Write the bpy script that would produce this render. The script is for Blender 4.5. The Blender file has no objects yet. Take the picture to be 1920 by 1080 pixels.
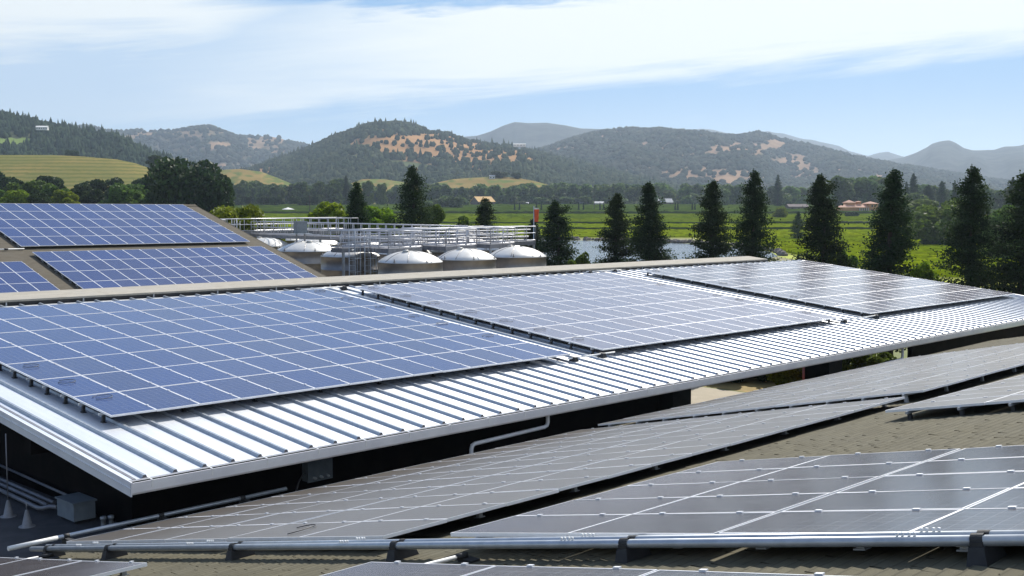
import bpy, math, random
import numpy as np
from mathutils import Matrix, Vector
random.seed(7); RNG = np.random.default_rng(7)
SC = bpy.context.scene; COL = SC.collection
CAMH = 11.0                                   # eye height above the yard

# ------------------------------------------------------------------ camera
YAW, PITCH, FPX = 0.7623, 0.0766, 2148.5
cd = bpy.data.cameras.new("camera"); cam = bpy.data.objects.new("camera", cd); COL.objects.link(cam)
cd.sensor_width = 36.0; cd.lens = FPX / 1920 * 36.0; cd.clip_start = 0.1; cd.clip_end = 40000
cam.location = (0, 0, CAMH); cam.rotation_euler = (math.pi / 2 - PITCH, 0, YAW - math.pi / 2)
SC.camera = cam

# ------------------------------------------------------------------ light
SUN_AZ, SUN_EL = math.radians(21), math.radians(41)      # azimuth from +X towards +Y
SUN_STRENGTH, SKY_STRENGTH = 5.0, 0.085
SC.view_settings.view_transform = 'Standard'; SC.view_settings.look = 'None'
SC.view_settings.exposure = 0.30; SC.view_settings.gamma = 1.0
SC.render.engine = 'CYCLES'
SC.cycles.use_denoising = True
SC.cycles.max_bounces = 6; SC.cycles.diffuse_bounces = 3; SC.cycles.glossy_bounces = 3
SC.cycles.transparent_max_bounces = 6; SC.cycles.volume_bounces = 0; SC.cycles.transmission_bounces = 2

class NT:
    """small node-tree helper"""
    def __init__(s, t): s.t = t; s.n = t.nodes; s.l = t.links
    def new(s, ty, **kw):
        n = s.n.new(ty)
        for k, v in kw.items():
            if k == 'inp':
                for a, b in v.items(): s.put(n, a, b)
            else: setattr(n, k, v)
        return n
    def put(s, n, a, b):
        if isinstance(b, bpy.types.NodeSocket): s.l.new(b, n.inputs[a])
        else: n.inputs[a].default_value = b
    def math(s, op, a, b=0.0, c=0.0):
        n = s.new('ShaderNodeMath', operation=op); s.put(n, 0, a); s.put(n, 1, b); s.put(n, 2, c); return n.outputs[0]
    def vmath(s, op, a, b=(0, 0, 0)):
        n = s.new('ShaderNodeVectorMath', operation=op); s.put(n, 0, a); s.put(n, 1, b); return n.outputs[0]
    def smooth(s, v, a, b):
        n = s.new('ShaderNodeMapRange', interpolation_type='SMOOTHSTEP')
        s.put(n, 0, v); s.put(n, 1, a); s.put(n, 2, b); return n.outputs[0]
    def noise(s, vec, scale, detail=3, rough=.55, dist=0.0):
        n = s.new('ShaderNodeTexNoise'); s.put(n, 'Vector', vec); s.put(n, 'Scale', scale); s.put(n, 'Detail', detail)
        s.put(n, 'Roughness', rough); s.put(n, 'Distortion', dist); return n.outputs['Fac']
    def mix(s, f, a, b):
        n = s.new('ShaderNodeMix', data_type='RGBA'); s.put(n, 'Factor', f)
        for k, v in ((6, a), (7, b)):
            if not isinstance(v, bpy.types.NodeSocket) and len(v) == 3: v = (*v, 1)
            s.put(n, k, v)
        return n.outputs[2]
    def comb(s, x, y, z):
        n = s.new('ShaderNodeCombineXYZ'); s.put(n, 0, x); s.put(n, 1, y); s.put(n, 2, z); return n.outputs[0]
    def sep(s, v):
        n = s.new('ShaderNodeSeparateXYZ'); s.put(n, 0, v); return n.outputs

def make_world():
    w = bpy.data.worlds.new("World"); SC.world = w; w.use_nodes = True
    t = NT(w.node_tree); t.n.clear()
    out = t.new('ShaderNodeOutputWorld'); bg = t.new('ShaderNodeBackground')
    sky = t.new('ShaderNodeTexSky', sky_type='NISHITA', sun_disc=False)
    sky.sun_elevation = SUN_EL; sky.sun_rotation = math.pi / 2 - SUN_AZ
    sky.altitude = 60; sky.air_density = 1.0; sky.dust_density = 0.6; sky.ozone_density = 1.6
    d = t.new('ShaderNodeTexCoord').outputs['Generated']
    x, y, z = t.sep(t.vmath('NORMALIZE', d))
    c, s = math.cos(YAW), math.sin(YAW)
    fw = t.math('ADD', t.math('MULTIPLY', x, c), t.math('MULTIPLY', y, s))
    rt = t.math('SUBTRACT', t.math('MULTIPLY', x, s), t.math('MULTIPLY', y, c))
    az = t.math('ARCTAN2', rt, fw)                         # bearing in the valley
    el = t.math('ARCSINE', z)
    # high cirrus: streaks that climb gently to the right, a broad white veil and thinner wisps
    tilt = t.math('SUBTRACT', el, t.math('MULTIPLY', az, 0.085))
    p1 = t.comb(t.math('MULTIPLY', az, 3.0), t.math('MULTIPLY', tilt, 26.0), 0.3)
    n1 = t.noise(p1, 1.0, 6, .6, .6)
    p2 = t.comb(t.math('MULTIPLY', az, 9.0), t.math('MULTIPLY', tilt, 90.0), 4.1)
    n2 = t.noise(p2, 1.0, 4, .6, .4)
    nn = t.math('ADD', t.math('MULTIPLY', t.math('SUBTRACT', n1, .5), .080), t.math('MULTIPLY', t.math('SUBTRACT', n2, .5), .030))
    e2 = t.math('ADD', tilt, nn)
    # broad veil: lower rim softer, upper rim crisper
    lo = t.smooth(e2, .072, .108)
    up = t.math('SUBTRACT', 1.0, t.smooth(e2, .160, .176))
    side = t.smooth(t.math('ADD', az, t.math('MULTIPLY', nn, 3.0)), -.33, -.02)
    veil = t.math('MULTIPLY', t.math('MULTIPLY', lo, up), t.math('ADD', t.math('MULTIPLY', side, .60), .36))
    # white bank in the upper left
    lb = t.math('MULTIPLY', t.smooth(t.math('MULTIPLY', t.math('ADD', az, t.math('MULTIPLY', nn, 2.5)), -1.0), .16, .29), t.smooth(e2, .125, .165))
    lb = t.math('MULTIPLY', lb, t.math('MULTIPLY', t.math('SUBTRACT', 1.0, t.smooth(el, .185, .235)), .9))
    # thin haze streaks everywhere above
    wis = t.math('MULTIPLY', t.smooth(n1, .48, .75), t.smooth(el, .02, .12)); wis = t.math('MULTIPLY', wis, .5)
    # scattered veil over the rest of the sky
    p3 = t.vmath('MULTIPLY', d, (2.0, 2.0, 5.0)); n3 = t.noise(p3, 1.2, 5, .6, .5)
    hi = t.math('MULTIPLY', t.smooth(n3, .22, .60), t.smooth(el, .19, .27)); hi = t.math('MULTIPLY', hi, t.math('ADD', .08, t.math('MULTIPLY', t.smooth(az, -.38, .0), .62)))
    low = t.math('MULTIPLY', t.math('SUBTRACT', 1.0, t.smooth(el, .0, .16)), .06)
    m = t.math('MAXIMUM', t.math('MAXIMUM', veil, lb), t.math('MAXIMUM', t.math('MAXIMUM', wis, hi), low))
    k = 1.0 / SKY_STRENGTH
    grad = t.mix(t.smooth(el, -.01, .10), (.48 * k, .62 * k, .68 * k), (.18 * k, .38 * k, .66 * k))   # clear air: pale at the rim, bluer above
    grad = t.mix(t.smooth(el, .10, .60), grad, (.07 * k, .18 * k, .46 * k))
    base = t.mix(.85, sky.outputs[0], grad)
    col = t.mix(m, base, (.80 * k, .83 * k, .81 * k))
    t.put(bg, 'Color', col); t.put(bg, 'Strength', SKY_STRENGTH); t.l.new(bg.outputs[0], out.inputs['Surface'])
make_world()

sl = bpy.data.lights.new("sun", 'SUN'); sun = bpy.data.objects.new("sun", sl); COL.objects.link(sun)
sl.energy = SUN_STRENGTH; sl.angle = math.radians(.53); sl.color = (1, .955, .88)
sd = Vector((math.cos(SUN_EL) * math.cos(SUN_AZ), math.cos(SUN_EL) * math.sin(SUN_AZ), math.sin(SUN_EL)))
sun.rotation_euler = sd.to_track_quat('Z', 'Y').to_euler(); sun.location = (0, 0, 60)

# ------------------------------------------------------------------ helpers
def tag(o, label=None, cat=None, group=None, kind=None):
    if label: o['label'] = label
    if cat: o['category'] = cat
    if group: o['group'] = group
    if kind: o['kind'] = kind
    return o
def empty(name, loc=(0, 0, 0), rz=0.0, mat=None):
    o = bpy.data.objects.new(name, None); COL.objects.link(o); o.empty_display_size = .2
    if mat is not None: o.matrix_world = mat
    else: o.location = loc; o.rotation_euler = (0, 0, rz)
    return o
def link(name, me, parent=None, loc=None, rot=None, scale=None):
    o = bpy.data.objects.new(name, me); COL.objects.link(o)
    if parent: o.parent = parent
    if loc is not None: o.location = loc
    if rot is not None: o.rotation_euler = rot
    if scale is not None: o.scale = scale
    return o
def copy_tree(o, parent=None):
    c = o.copy(); COL.objects.link(c); c.parent = parent
    for ch in list(o.children): copy_tree(ch, c)
    return c

class MB:
    """collects shapes into one mesh"""
    def __init__(s): s.v = []; s.f = []; s.m = []; s.sm = []
    def face(s, pts, m=0, smooth=False):
        n = len(s.v); s.v += [tuple(p) for p in pts]; s.f.append(tuple(range(n, n + len(pts)))); s.m.append(m); s.sm.append(smooth)
    def raw(s, vs, fs, m=0, smooth=False):
        n = len(s.v); s.v += [tuple(p) for p in vs]
        for f in fs: s.f.append(tuple(n + i for i in f)); s.m.append(m); s.sm.append(smooth)
    def box(s, a, b, m=0):
        (x0, y0, z0), (x1, y1, z1) = a, b
        s.raw([(x0, y0, z0), (x1, y0, z0), (x1, y1, z0), (x0, y1, z0), (x0, y0, z1), (x1, y0, z1), (x1, y1, z1), (x0, y1, z1)],
              [(0, 3, 2, 1), (4, 5, 6, 7), (0, 1, 5, 4), (1, 2, 6, 5), (2, 3, 7, 6), (3, 0, 4, 7)], m)
    def tube(s, path, r, n=10, m=0, cap=True, smooth=True):
        P = [Vector(p) for p in path]; base = len(s.v); up = None
        rs = r if isinstance(r, (list, tuple)) else [r] * len(P)
        for i, p in enumerate(P):
            t = (P[min(i + 1, len(P) - 1)] - P[max(i - 1, 0)]).normalized()
            if up is None:
                up = Vector((0, 0, 1)) if abs(t.z) < .9 else Vector((1, 0, 0))
            a = t.cross(up).normalized(); b = a.cross(t).normalized(); up = b
            for k in range(n):
                q = 2 * math.pi * k / n
                s.v.append(tuple(p + rs[i] * (math.cos(q) * a + math.sin(q) * b)))
        for i in range(len(P) - 1):
            for k in range(n):
                k2 = (k + 1) % n
                s.f.append((base + i * n + k, base + i * n + k2, base + (i + 1) * n + k2, base + (i + 1) * n + k)); s.m.append(m); s.sm.append(smooth)
        if cap:
            s.f.append(tuple(base + k for k in range(n))[::-1]); s.m.append(m); s.sm.append(False)
            e = base + (len(P) - 1) * n
            s.f.append(tuple(e + k for k in range(n))); s.m.append(m); s.sm.append(False)
    def lathe(s, prof, c=(0, 0, 0), n=32, m=0, smooth=True):
        base = len(s.v)
        for r, z in prof:
            for k in range(n):
                q = 2 * math.pi * k / n; s.v.append((c[0] + r * math.cos(q), c[1] + r * math.sin(q), c[2] + z))
        for i in range(len(prof) - 1):
            for k in range(n):
                k2 = (k + 1) % n
                s.f.append((base + i * n + k, base + i * n + k2, base + (i + 1) * n + k2, base + (i + 1) * n + k)); s.m.append(m); s.sm.append(smooth)
    def mesh(s, name, mats):
        me = bpy.data.meshes.new(name); me.from_pydata(s.v, [], s.f)
        for x in (mats if isinstance(mats, (list, tuple)) else [mats]): me.materials.append(x)
        me.polygons.foreach_set('material_index', s.m); me.polygons.foreach_set('use_smooth', s.sm); me.update()
        return me
    def build(s, name, mats, parent=None, **kw): return link(name, s.mesh(name, mats), parent, **kw)

def np_mesh(name, V, F, mats, mi=None, smooth=False, attrs=None):
    """V (n,3), F (m,k) with k = 3 or 4"""
    me = bpy.data.meshes.new(name); V = np.asarray(V, np.float32); F = np.asarray(F, np.int32)
    k = F.shape[1]; me.vertices.add(len(V)); me.vertices.foreach_set('co', V.ravel())
    me.loops.add(F.size); me.loops.foreach_set('vertex_index', F.ravel())
    me.polygons.add(len(F)); me.polygons.foreach_set('loop_start', np.arange(0, F.size, k, dtype=np.int32))
    for x in (mats if isinstance(mats, (list, tuple)) else [mats]): me.materials.append(x)
    if mi is not None: me.polygons.foreach_set('material_index', np.asarray(mi, np.int32))
    if smooth: me.polygons.foreach_set('use_smooth', np.ones(len(F), bool))
    for a, val in (attrs or {}).items():
        at = me.attributes.new(a, 'FLOAT', 'POINT'); at.data.foreach_set('value', np.asarray(val, np.float32))
    me.update(calc_edges=True); me.validate(); return me

def vnoise(x, y, seed=0):
    """smooth 2-D value noise, 0..1"""
    xi = np.floor(x).astype(np.int64); yi = np.floor(y).astype(np.int64); fx = x - xi; fy = y - yi
    fx = fx * fx * (3 - 2 * fx); fy = fy * fy * (3 - 2 * fy)
    def h(a, b):
        n = (a * 374761393 + b * 668265263 + seed * 1442695041) & 0x7fffffff
        n = ((n ^ (n >> 13)) * 1274126177) & 0x7fffffff
        return ((n ^ (n >> 16)) & 0xffff) / 65535.0
    return (h(xi, yi) * (1 - fx) + h(xi + 1, yi) * fx) * (1 - fy) + (h(xi, yi + 1) * (1 - fx) + h(xi + 1, yi + 1) * fx) * fy
def fbm(x, y, seed=0, o=4):
    s = 0; a = .5; t = 0
    for i in range(o): s = s + a * vnoise(x * 2 ** i, y * 2 ** i, seed + i * 17); t += a; a *= .5
    return s / t

# ------------------------------------------------------------------ materials
def mat(name, color=(.5, .5, .5), rough=.6, metal=0.0, spec=.5, var=.0, vscale=3.0, bump=0.0, bscale=40.0, color2=None, coord='Object', randvar=0.0):
    m = bpy.data.materials.new(name); m.use_nodes = True; t = NT(m.node_tree); b = t.n['Principled BSDF']
    b.inputs['Roughness'].default_value = rough; b.inputs['Metallic'].default_value = metal; b.inputs['Specular IOR Level'].default_value = spec
    co = t.new('ShaderNodeTexCoord').outputs[coord]
    c1 = (*color, 1)
    if color2 is None and var > 0: color2 = tuple(max(0, c * (1 - var)) for c in color); c1 = tuple(min(1, c * (1 + var * .6)) for c in color)
    if color2 is not None:
        f = t.noise(co, vscale, 5, .6); f = t.smooth(f, .3, .7)
        col = t.mix(f, c1[:3], color2)
        if randvar:
            r = t.new('ShaderNodeObjectInfo').outputs['Random']
            hv = t.new('ShaderNodeHueSaturation'); t.put(hv, 'Color', col); t.put(hv, 'Value', t.math('ADD', t.math('MULTIPLY', r, randvar), 1 - randvar / 2))
            t.put(hv, 'Hue', t.math('ADD', t.math('MULTIPLY', r, .03), .485)); col = hv.outputs[0]
        t.put(b, 'Base Color', col)
    else: b.inputs['Base Color'].default_value = c1
    if bump:
        bp = t.new('ShaderNodeBump'); t.put(bp, 'Strength', bump); t.put(bp, 'Distance', .02); t.put(bp, 'Height', t.noise(co, bscale, 4, .6)); t.put(b, 'Normal', bp.outputs[0])
    return m

def panel_mat(name, colA, colB, dust, dustcol, rough, long_axis='y', spec=.5):
    m = bpy.data.materials.new(name); m.use_nodes = True; t = NT(m.node_tree); b = t.n['Principled BSDF']
    co = t.new('ShaderNodeTexCoord').outputs['Object']; x, y, z = t.sep(co)
    r = t.new('ShaderNodeObjectInfo').outputs['Random']
    wn = t.new('ShaderNodeTexWhiteNoise', noise_dimensions='1D'); t.put(wn, 'W', t.math('MULTIPLY', r, 91.7))
    # one tint per cell (multi-crystalline wafers)
    cx = t.math('FLOOR', t.math('DIVIDE', x, .157)); cy = t.math('FLOOR', t.math('DIVIDE', y, .157))
    w2 = t.new('ShaderNodeTexWhiteNoise', noise_dimensions='3D'); t.put(w2, 'Vector', t.comb(cx, cy, r))
    cr = t.new('ShaderNodeTexVoronoi'); t.put(cr, 'Vector', co); t.put(cr, 'Scale', 55.0)
    v = t.math('ADD', t.math('MULTIPLY', wn.outputs[0], .62), t.math('ADD', t.math('MULTIPLY', w2.outputs[0], .22), t.math('MULTIPLY', t.sep(cr.outputs['Color'])[0], .16)))
    col = t.mix(v, colA, colB)
    # gaps between cells and bus bars
    def line(c, per, wd, off=0.0):
        fr = t.math('FRACT', t.math('ADD', t.math('DIVIDE', c, per), off)); d = t.math('ABSOLUTE', t.math('SUBTRACT', fr, .5))
        return t.math('GREATER_THAN', d, .5 - wd)
    g = t.math('MAXIMUM', line(x, .157, .016), line(y, .157, .016))
    bus = t.math('MULTIPLY', line(y if long_axis == 'x' else x, .0785, .012, .25), .5)
    g = t.math('MAXIMUM', g, bus)
    col = t.mix(t.math('MULTIPLY', g, .38), col, (.42, .44, .5))
    dn = t.noise(co, 2.2, 5, .65, .4); dn2 = t.noise(co, 14, 3, .6)
    df = t.math('MULTIPLY', t.math('ADD', t.math('MULTIPLY', dn, .9), t.math('ADD', t.math('MULTIPLY', dn2, .35), .35)), dust)
    col = t.mix(df, col, dustcol)
    t.put(b, 'Base Color', col); b.inputs['Specular IOR Level'].default_value = spec; b.inputs['IOR'].default_value = 1.45
    t.put(b, 'Roughness', t.math('ADD', t.math('MULTIPLY', dn, .08), rough - .04))
    return m

def leaf_mat(name, c1, c2, trans=.25, rough=.55, scale=.6, randvar=.25):
    m = bpy.data.materials.new(name); m.use_nodes = True; t = NT(m.node_tree); b = t.n['Principled BSDF']; out = t.n['Material Output']
    co = t.new('ShaderNodeTexCoord').outputs['Object']
    f = t.smooth(t.noise(co, scale, 4, .6), .35, .65); col = t.mix(f, c1, c2)
    g = t.new('ShaderNodeNewGeometry').outputs['Random Per Island']
    r = t.new('ShaderNodeObjectInfo').outputs['Random']
    hv = t.new('ShaderNodeHueSaturation'); t.put(hv, 'Color', col)
    t.put(hv, 'Hue', t.math('ADD', t.math('MULTIPLY', r, .035), .4825))
    t.put(hv, 'Value', t.math('MULTIPLY', t.math('ADD', t.math('MULTIPLY', g, .7), .65), t.math('ADD', t.math('MULTIPLY', r, randvar), 1 - randvar / 2)))
    t.put(b, 'Base Color', hv.outputs[0]); b.inputs['Roughness'].default_value = rough; b.inputs['Specular IOR Level'].default_value = .12 if trans else 0.0
    if not trans: b.inputs['Roughness'].default_value = 1.0
    if trans:
        tr = t.new('ShaderNodeBsdfTranslucent'); t.put(tr, 'Color', hv.outputs[0]); mx = t.new('ShaderNodeMixShader'); t.put(mx, 0, trans)
        t.l.new(b.outputs[0], mx.inputs[1]); t.l.new(tr.outputs[0], mx.inputs[2]); t.l.new(mx.outputs[0], out.inputs['Surface'])
    return m

def shingle_mat(name, c1, c2, c3, sx=3.2, sy=7.0, bump=.0):
    """asphalt shingles: courses along local x, tabs tinted one by one"""
    m = bpy.data.materials.new(name); m.use_nodes = True; t = NT(m.node_tree); b = t.n['Principled BSDF']
    co = t.new('ShaderNodeTexCoord').outputs['Object']; x, y, z = t.sep(co)
    row = t.math('FLOOR', t.math('MULTIPLY', y, sy))
    cell = t.math('FLOOR', t.math('ADD', t.math('MULTIPLY', x, sx), t.math('MULTIPLY', row, .37)))
    wn = t.new('ShaderNodeTexWhiteNoise', noise_dimensions='2D'); t.put(wn, 'Vector', t.comb(cell, row, 0.0))
    col = t.mix(wn.outputs[0], c1, c2)
    n1 = t.smooth(t.noise(co, .7, 4, .6), .4, .7); col = t.mix(t.math('MULTIPLY', n1, .5), col, c3)
    gr = t.noise(co, 160, 2, .7); col = t.mix(t.math('MULTIPLY', t.smooth(gr, .35, .75), .35), col, tuple(c * .5 for c in c1))
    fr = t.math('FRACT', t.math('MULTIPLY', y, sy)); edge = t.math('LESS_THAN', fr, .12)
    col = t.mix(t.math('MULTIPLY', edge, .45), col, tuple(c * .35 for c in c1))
    t.put(b, 'Base Color', col); b.inputs['Roughness'].default_value = .92; b.inputs['Specular IOR Level'].default_value = .2
    bp = t.new('ShaderNodeBump'); t.put(bp, 'Strength', .6); t.put(bp, 'Distance', .01); t.put(bp, 'Height', t.noise(co, 90, 3, .7)); t.put(b, 'Normal', bp.outputs[0])
    return m

M = {}
M['alu'] = mat('anodised_aluminium', (.84, .84, .85), .42, .25, var=.06, vscale=5)
M['alu_dull'] = mat('dull_aluminium', (.42, .44, .46), .5, .4, var=.15, vscale=4)
M['blue_pv'] = panel_mat('blue_cells', (.014, .040, .165), (.026, .040, .115), .07, (.34, .36, .42), .18)
M['lilac_pv'] = panel_mat('lilac_cells', (.070, .080, .160), (.110, .100, .150), .18, (.42, .41, .41), .22)
M['clear_pv'] = panel_mat('clear_glass_cells', (.060, .065, .110), (.085, .078, .105), .14, (.42, .40, .40), .19)
M['dusty_pv'] = panel_mat('dusty_cells', (.046, .042, .044), (.062, .052, .044), .20, (.34, .30, .24), .30, 'x', .5)
M['grey_pv'] = panel_mat('grey_cells', (.024, .022, .034), (.042, .034, .040), .16, (.34, .31, .27), .17, 'x', .5)
M['white_roof'] = mat('bright_zinc_coated_steel', (.88, .89, .90), .36, .58, .5, color2=(.80, .82, .84), vscale=.8)
def deck_streaks(m):
    t = NT(m.node_tree); b = t.n['Principled BSDF']; co = t.new('ShaderNodeTexCoord').outputs['Object']
    n = t.noise(t.vmath('MULTIPLY', co, (9.0, .35, 1.0)), 1.0, 4, .65); t.put(b, 'Roughness', t.math('ADD', t.math('MULTIPLY', n, .14), .32))
    n2 = t.smooth(t.noise(t.vmath('MULTIPLY', co, (3.0, .6, 1.0)), 1.0, 5, .7), .35, .75); t.put(b, 'Base Color', t.mix(n2, (.91, .92, .93), (.83, .85, .87)))
deck_streaks(M['white_roof'])
M['galv'] = mat('galvanised_steel', (.47, .50, .53), .36, .45, color2=(.38, .41, .44), vscale=6)
M['rail_steel'] = mat('pale_galvanised_rail', (.50, .50, .52), .4, .3, color2=(.52, .52, .55), vscale=3)
M['galv_dark'] = mat('weathered_galvanised_steel', (.27, .27, .28), .5, .35, color2=(.18, .18, .2), vscale=3)
M['rib_end'] = mat('rib_end_painted_shade', (.10, .10, .11), .6)  # shade on the rib end faces, painted as a darker grey
M['gutter'] = mat('grey_white_gutter_paint', (.74, .74, .75), .45, 0, .4, color2=(.64, .64, .67), vscale=1.5)
M['dark_wall'] = mat('dark_brown_siding', (.016, .013, .012), .9, spec=.1, color2=(.010, .009, .009), vscale=2)
M['concrete'] = mat('dark_stained_concrete', (.05, .047, .044), .9, color2=(.035, .033, .03), vscale=2, bump=.3)
M['black_rubber'] = mat('black_rubber', (.018, .018, .019), .7, color2=(.03, .03, .03), vscale=9)
M['black_cable'] = mat('black_cable', (.02, .02, .022), .5)
M['white_pvc'] = mat('white_conduit', (.82, .82, .8), .4, color2=(.7, .7, .68), vscale=5)
M['felt'] = mat('bitumen_felt', (.036, .037, .042), .9, color2=(.058, .058, .064), vscale=2.5, bump=.4, bscale=60)
M['enclosure'] = mat('grey_enclosure_paint', (.22, .25, .27), .5, color2=(.17, .19, .21), vscale=4)
M['cone_grey'] = mat('grey_flashing', (.24, .24, .25), .6, color2=(.18, .18, .19), vscale=8)
M['shingle'] = shingle_mat('olive_shingles', (.150, .134, .086), (.114, .101, .064), (.138, .127, .090))
M['shingle_far'] = shingle_mat('grey_brown_shingles', (.140, .120, .088), (.108, .092, .066), (.130, .115, .090))
M['shingle_tan'] = shingle_mat('pale_tan_shingles', (.46, .42, .35), (.38, .345, .28), (.42, .40, .36))
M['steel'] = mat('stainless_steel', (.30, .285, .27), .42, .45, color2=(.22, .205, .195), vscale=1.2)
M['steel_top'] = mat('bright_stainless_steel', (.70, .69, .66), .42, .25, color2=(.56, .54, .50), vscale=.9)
M['wood_trim'] = mat('weathered_timber', (.32, .25, .15), .8, color2=(.22, .17, .1), vscale=6)
M['orange'] = mat('orange_nylon', (.72, .10, .02), .6, color2=(.55, .07, .015), vscale=3)
M['bark'] = mat('bark', (.07, .05, .035), .9, color2=(.045, .032, .024), vscale=4)
M['conifer'] = leaf_mat('conifer_needles', (.020, .038, .015), (.044, .070, .022), .28, .8)
M['leaf_bright'] = leaf_mat('bright_young_leaves', (.140, .215, .016), (.205, .270, .020), .45)
M['leaf_yellow'] = leaf_mat('yellow_green_leaves', (.200, .225, .018), (.120, .160, .018), .40)
M['leaf_mid'] = leaf_mat('mid_green_leaves', (.085, .140, .026), (.130, .185, .034), .42)
M['leaf_dark'] = leaf_mat('dark_oak_leaves', (.030, .054, .018), (.054, .086, .026), .32)
M['leaf_oak'] = leaf_mat('oak_leaves', (.024, .043, .016), (.044, .072, .022), .28)
M['leaf_blue'] = leaf_mat('distant_leaves', (.065, .105, .040), (.140, .190, .050), .42, randvar=.8)
def vine_mat(name, c1, c2):
    m = bpy.data.materials.new(name); m.use_nodes = True; t = NT(m.node_tree); b = t.n['Principled BSDF']
    co = t.new('ShaderNodeTexCoord').outputs['Object']; f = t.smooth(t.noise(co, .018, 5, .65), .32, .68); col = t.mix(f, c1, c2)
    g = t.new('ShaderNodeNewGeometry').outputs['Random Per Island']; hv = t.new('ShaderNodeHueSaturation'); t.put(hv, 'Color', col); t.put(hv, 'Value', t.math('ADD', t.math('MULTIPLY', g, .35), .8))
    t.put(b, 'Base Color', hv.outputs[0]); b.inputs['Roughness'].default_value = 1.0; b.inputs['Specular IOR Level'].default_value = 0.0; return m
M['vine'] = vine_mat('vine_leaves', (.40, .44, .006), (.31, .38, .008))
M['vine_mid'] = vine_mat('vine_leaves_mid_field', (.275, .320, .008), (.190, .260, .010))
M['vine_far'] = vine_mat('vine_leaves_in_full_leaf', (.150, .205, .016), (.105, .160, .018))

# ------------------------------------------------------------------ terrain
CY, SY = math.cos(YAW), math.sin(YAW)
def gz(w): return np.where(w < 350, 0.0, np.minimum((w - 350) * .01236, 6.8))   # valley floor rises gently away from the winery
def at(b, w, z=None):
    """world point at bearing b (tangent right of the valley axis) and distance w along the axis"""
    l = b * w
    return Vector((w * CY + l * SY, w * SY - l * CY, float(gz(w)) if z is None else z))
def BX(x): return (x - 960) / 2154.0              # survey: photo column -> bearing tangent
def EZ(y, w): return CAMH + (375 - y) / 2148.5 * w  # survey: photo row -> height at distance w

def make_ground():
    ws = np.unique(np.concatenate([np.linspace(-900, 300, 25), np.linspace(300, 1000, 57), np.geomspace(1000, 11500, 30)]))
    ls = np.unique(np.concatenate([np.linspace(-8500, -600, 14), np.linspace(-600, 600, 61), np.linspace(600, 8500, 14)]))
    W, L = np.meshgrid(ws, ls, indexing='ij'); Z = gz(W)
    V = np.stack([W * CY + L * SY, W * SY - L * CY, Z], -1).reshape(-1, 3)
    n = len(ls); i = np.arange(len(ws) - 1)[:, None] * n + np.arange(n - 1)[None]; i = i.ravel()
    F = np.stack([i, i + n, i + n + 1, i + 1], 1)[:, ::-1]
    m = bpy.data.materials.new('valley_soil_and_grass'); m.use_nodes = True; t = NT(m.node_tree); b = t.n['Principled BSDF']
    co = t.new('ShaderNodeTexCoord').outputs['Object']
    f = t.smooth(t.noise(co, .012, 5, .6), .38, .62); col = t.mix(f, (.135, .170, .040), (.200, .180, .075))
    f2 = t.smooth(t.noise(co, .4, 4, .6), .4, .7); col = t.mix(t.math('MULTIPLY', f2, .4), col, (.10, .12, .035))
    t.put(b, 'Base Color', col); b.inputs['Roughness'].default_value = .95
    o = link('ground', np_mesh('ground', V, F, m)); tag(o, kind='structure')
make_ground()

def ground_patch(name, pts, m, lift, kind='structure', nsub=1):
    """flat sheet lying on the ground; pts = (bearing, distance)"""
    mb = MB(); mb.face([tuple(at(b, w) + Vector((0, 0, lift))) for b, w in pts])
    return tag(mb.build(name, m), kind=kind)

def gridpatch(name, x0, x1, w0, w1, m, lift, n=24):
    mb = MB()
    for i in range(n):
        wa = w0 + (w1 - w0) * i / n; wb = w0 + (w1 - w0) * (i + 1) / n
        mb.face([at(x0 / wa, wa) + Vector((0, 0, lift)), at(x1 / wa, wa) + Vector((0, 0, lift)), at(x1 / wb, wb) + Vector((0, 0, lift)), at(x0 / wb, wb) + Vector((0, 0, lift))])
    return tag(mb.build(name, m), kind='structure')

M['pave'] = mat('pale_yard_paving', (.42, .36, .26), .9, color2=(.36, .31, .22), vscale=.6)
M['dry'] = mat('dry_grass', (.40, .28, .10), .95, color2=(.25, .19, .07), vscale=.9)
M['track'] = mat('dusty_farm_track', (.34, .26, .15), .95, color2=(.26, .21, .11), vscale=.08)
M['field'] = mat('vineyard_cover_grass', (.36, .39, .016), .95, color2=(.29, .33, .016), vscale=.05)
M['bank'] = mat('pond_bank_stone', (.16, .135, .115), .9, color2=(.10, .085, .075), vscale=.8)
def water_mat():
    m = bpy.data.materials.new('pond_water'); m.use_nodes = True; t = NT(m.node_tree); b = t.n['Principled BSDF']
    b.inputs['Base Color'].default_value = (.16, .20, .24, 1); b.inputs['Roughness'].default_value = .12
    co = t.new('ShaderNodeTexCoord').outputs['Object']
    bp = t.new('ShaderNodeBump'); t.put(bp, 'Strength', .5); t.put(bp, 'Distance', .15); t.put(bp, 'Height', t.noise(co, .9, 4, .6)); t.put(b, 'Normal', bp.outputs[0])
    return m
M['water'] = water_mat()

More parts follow.
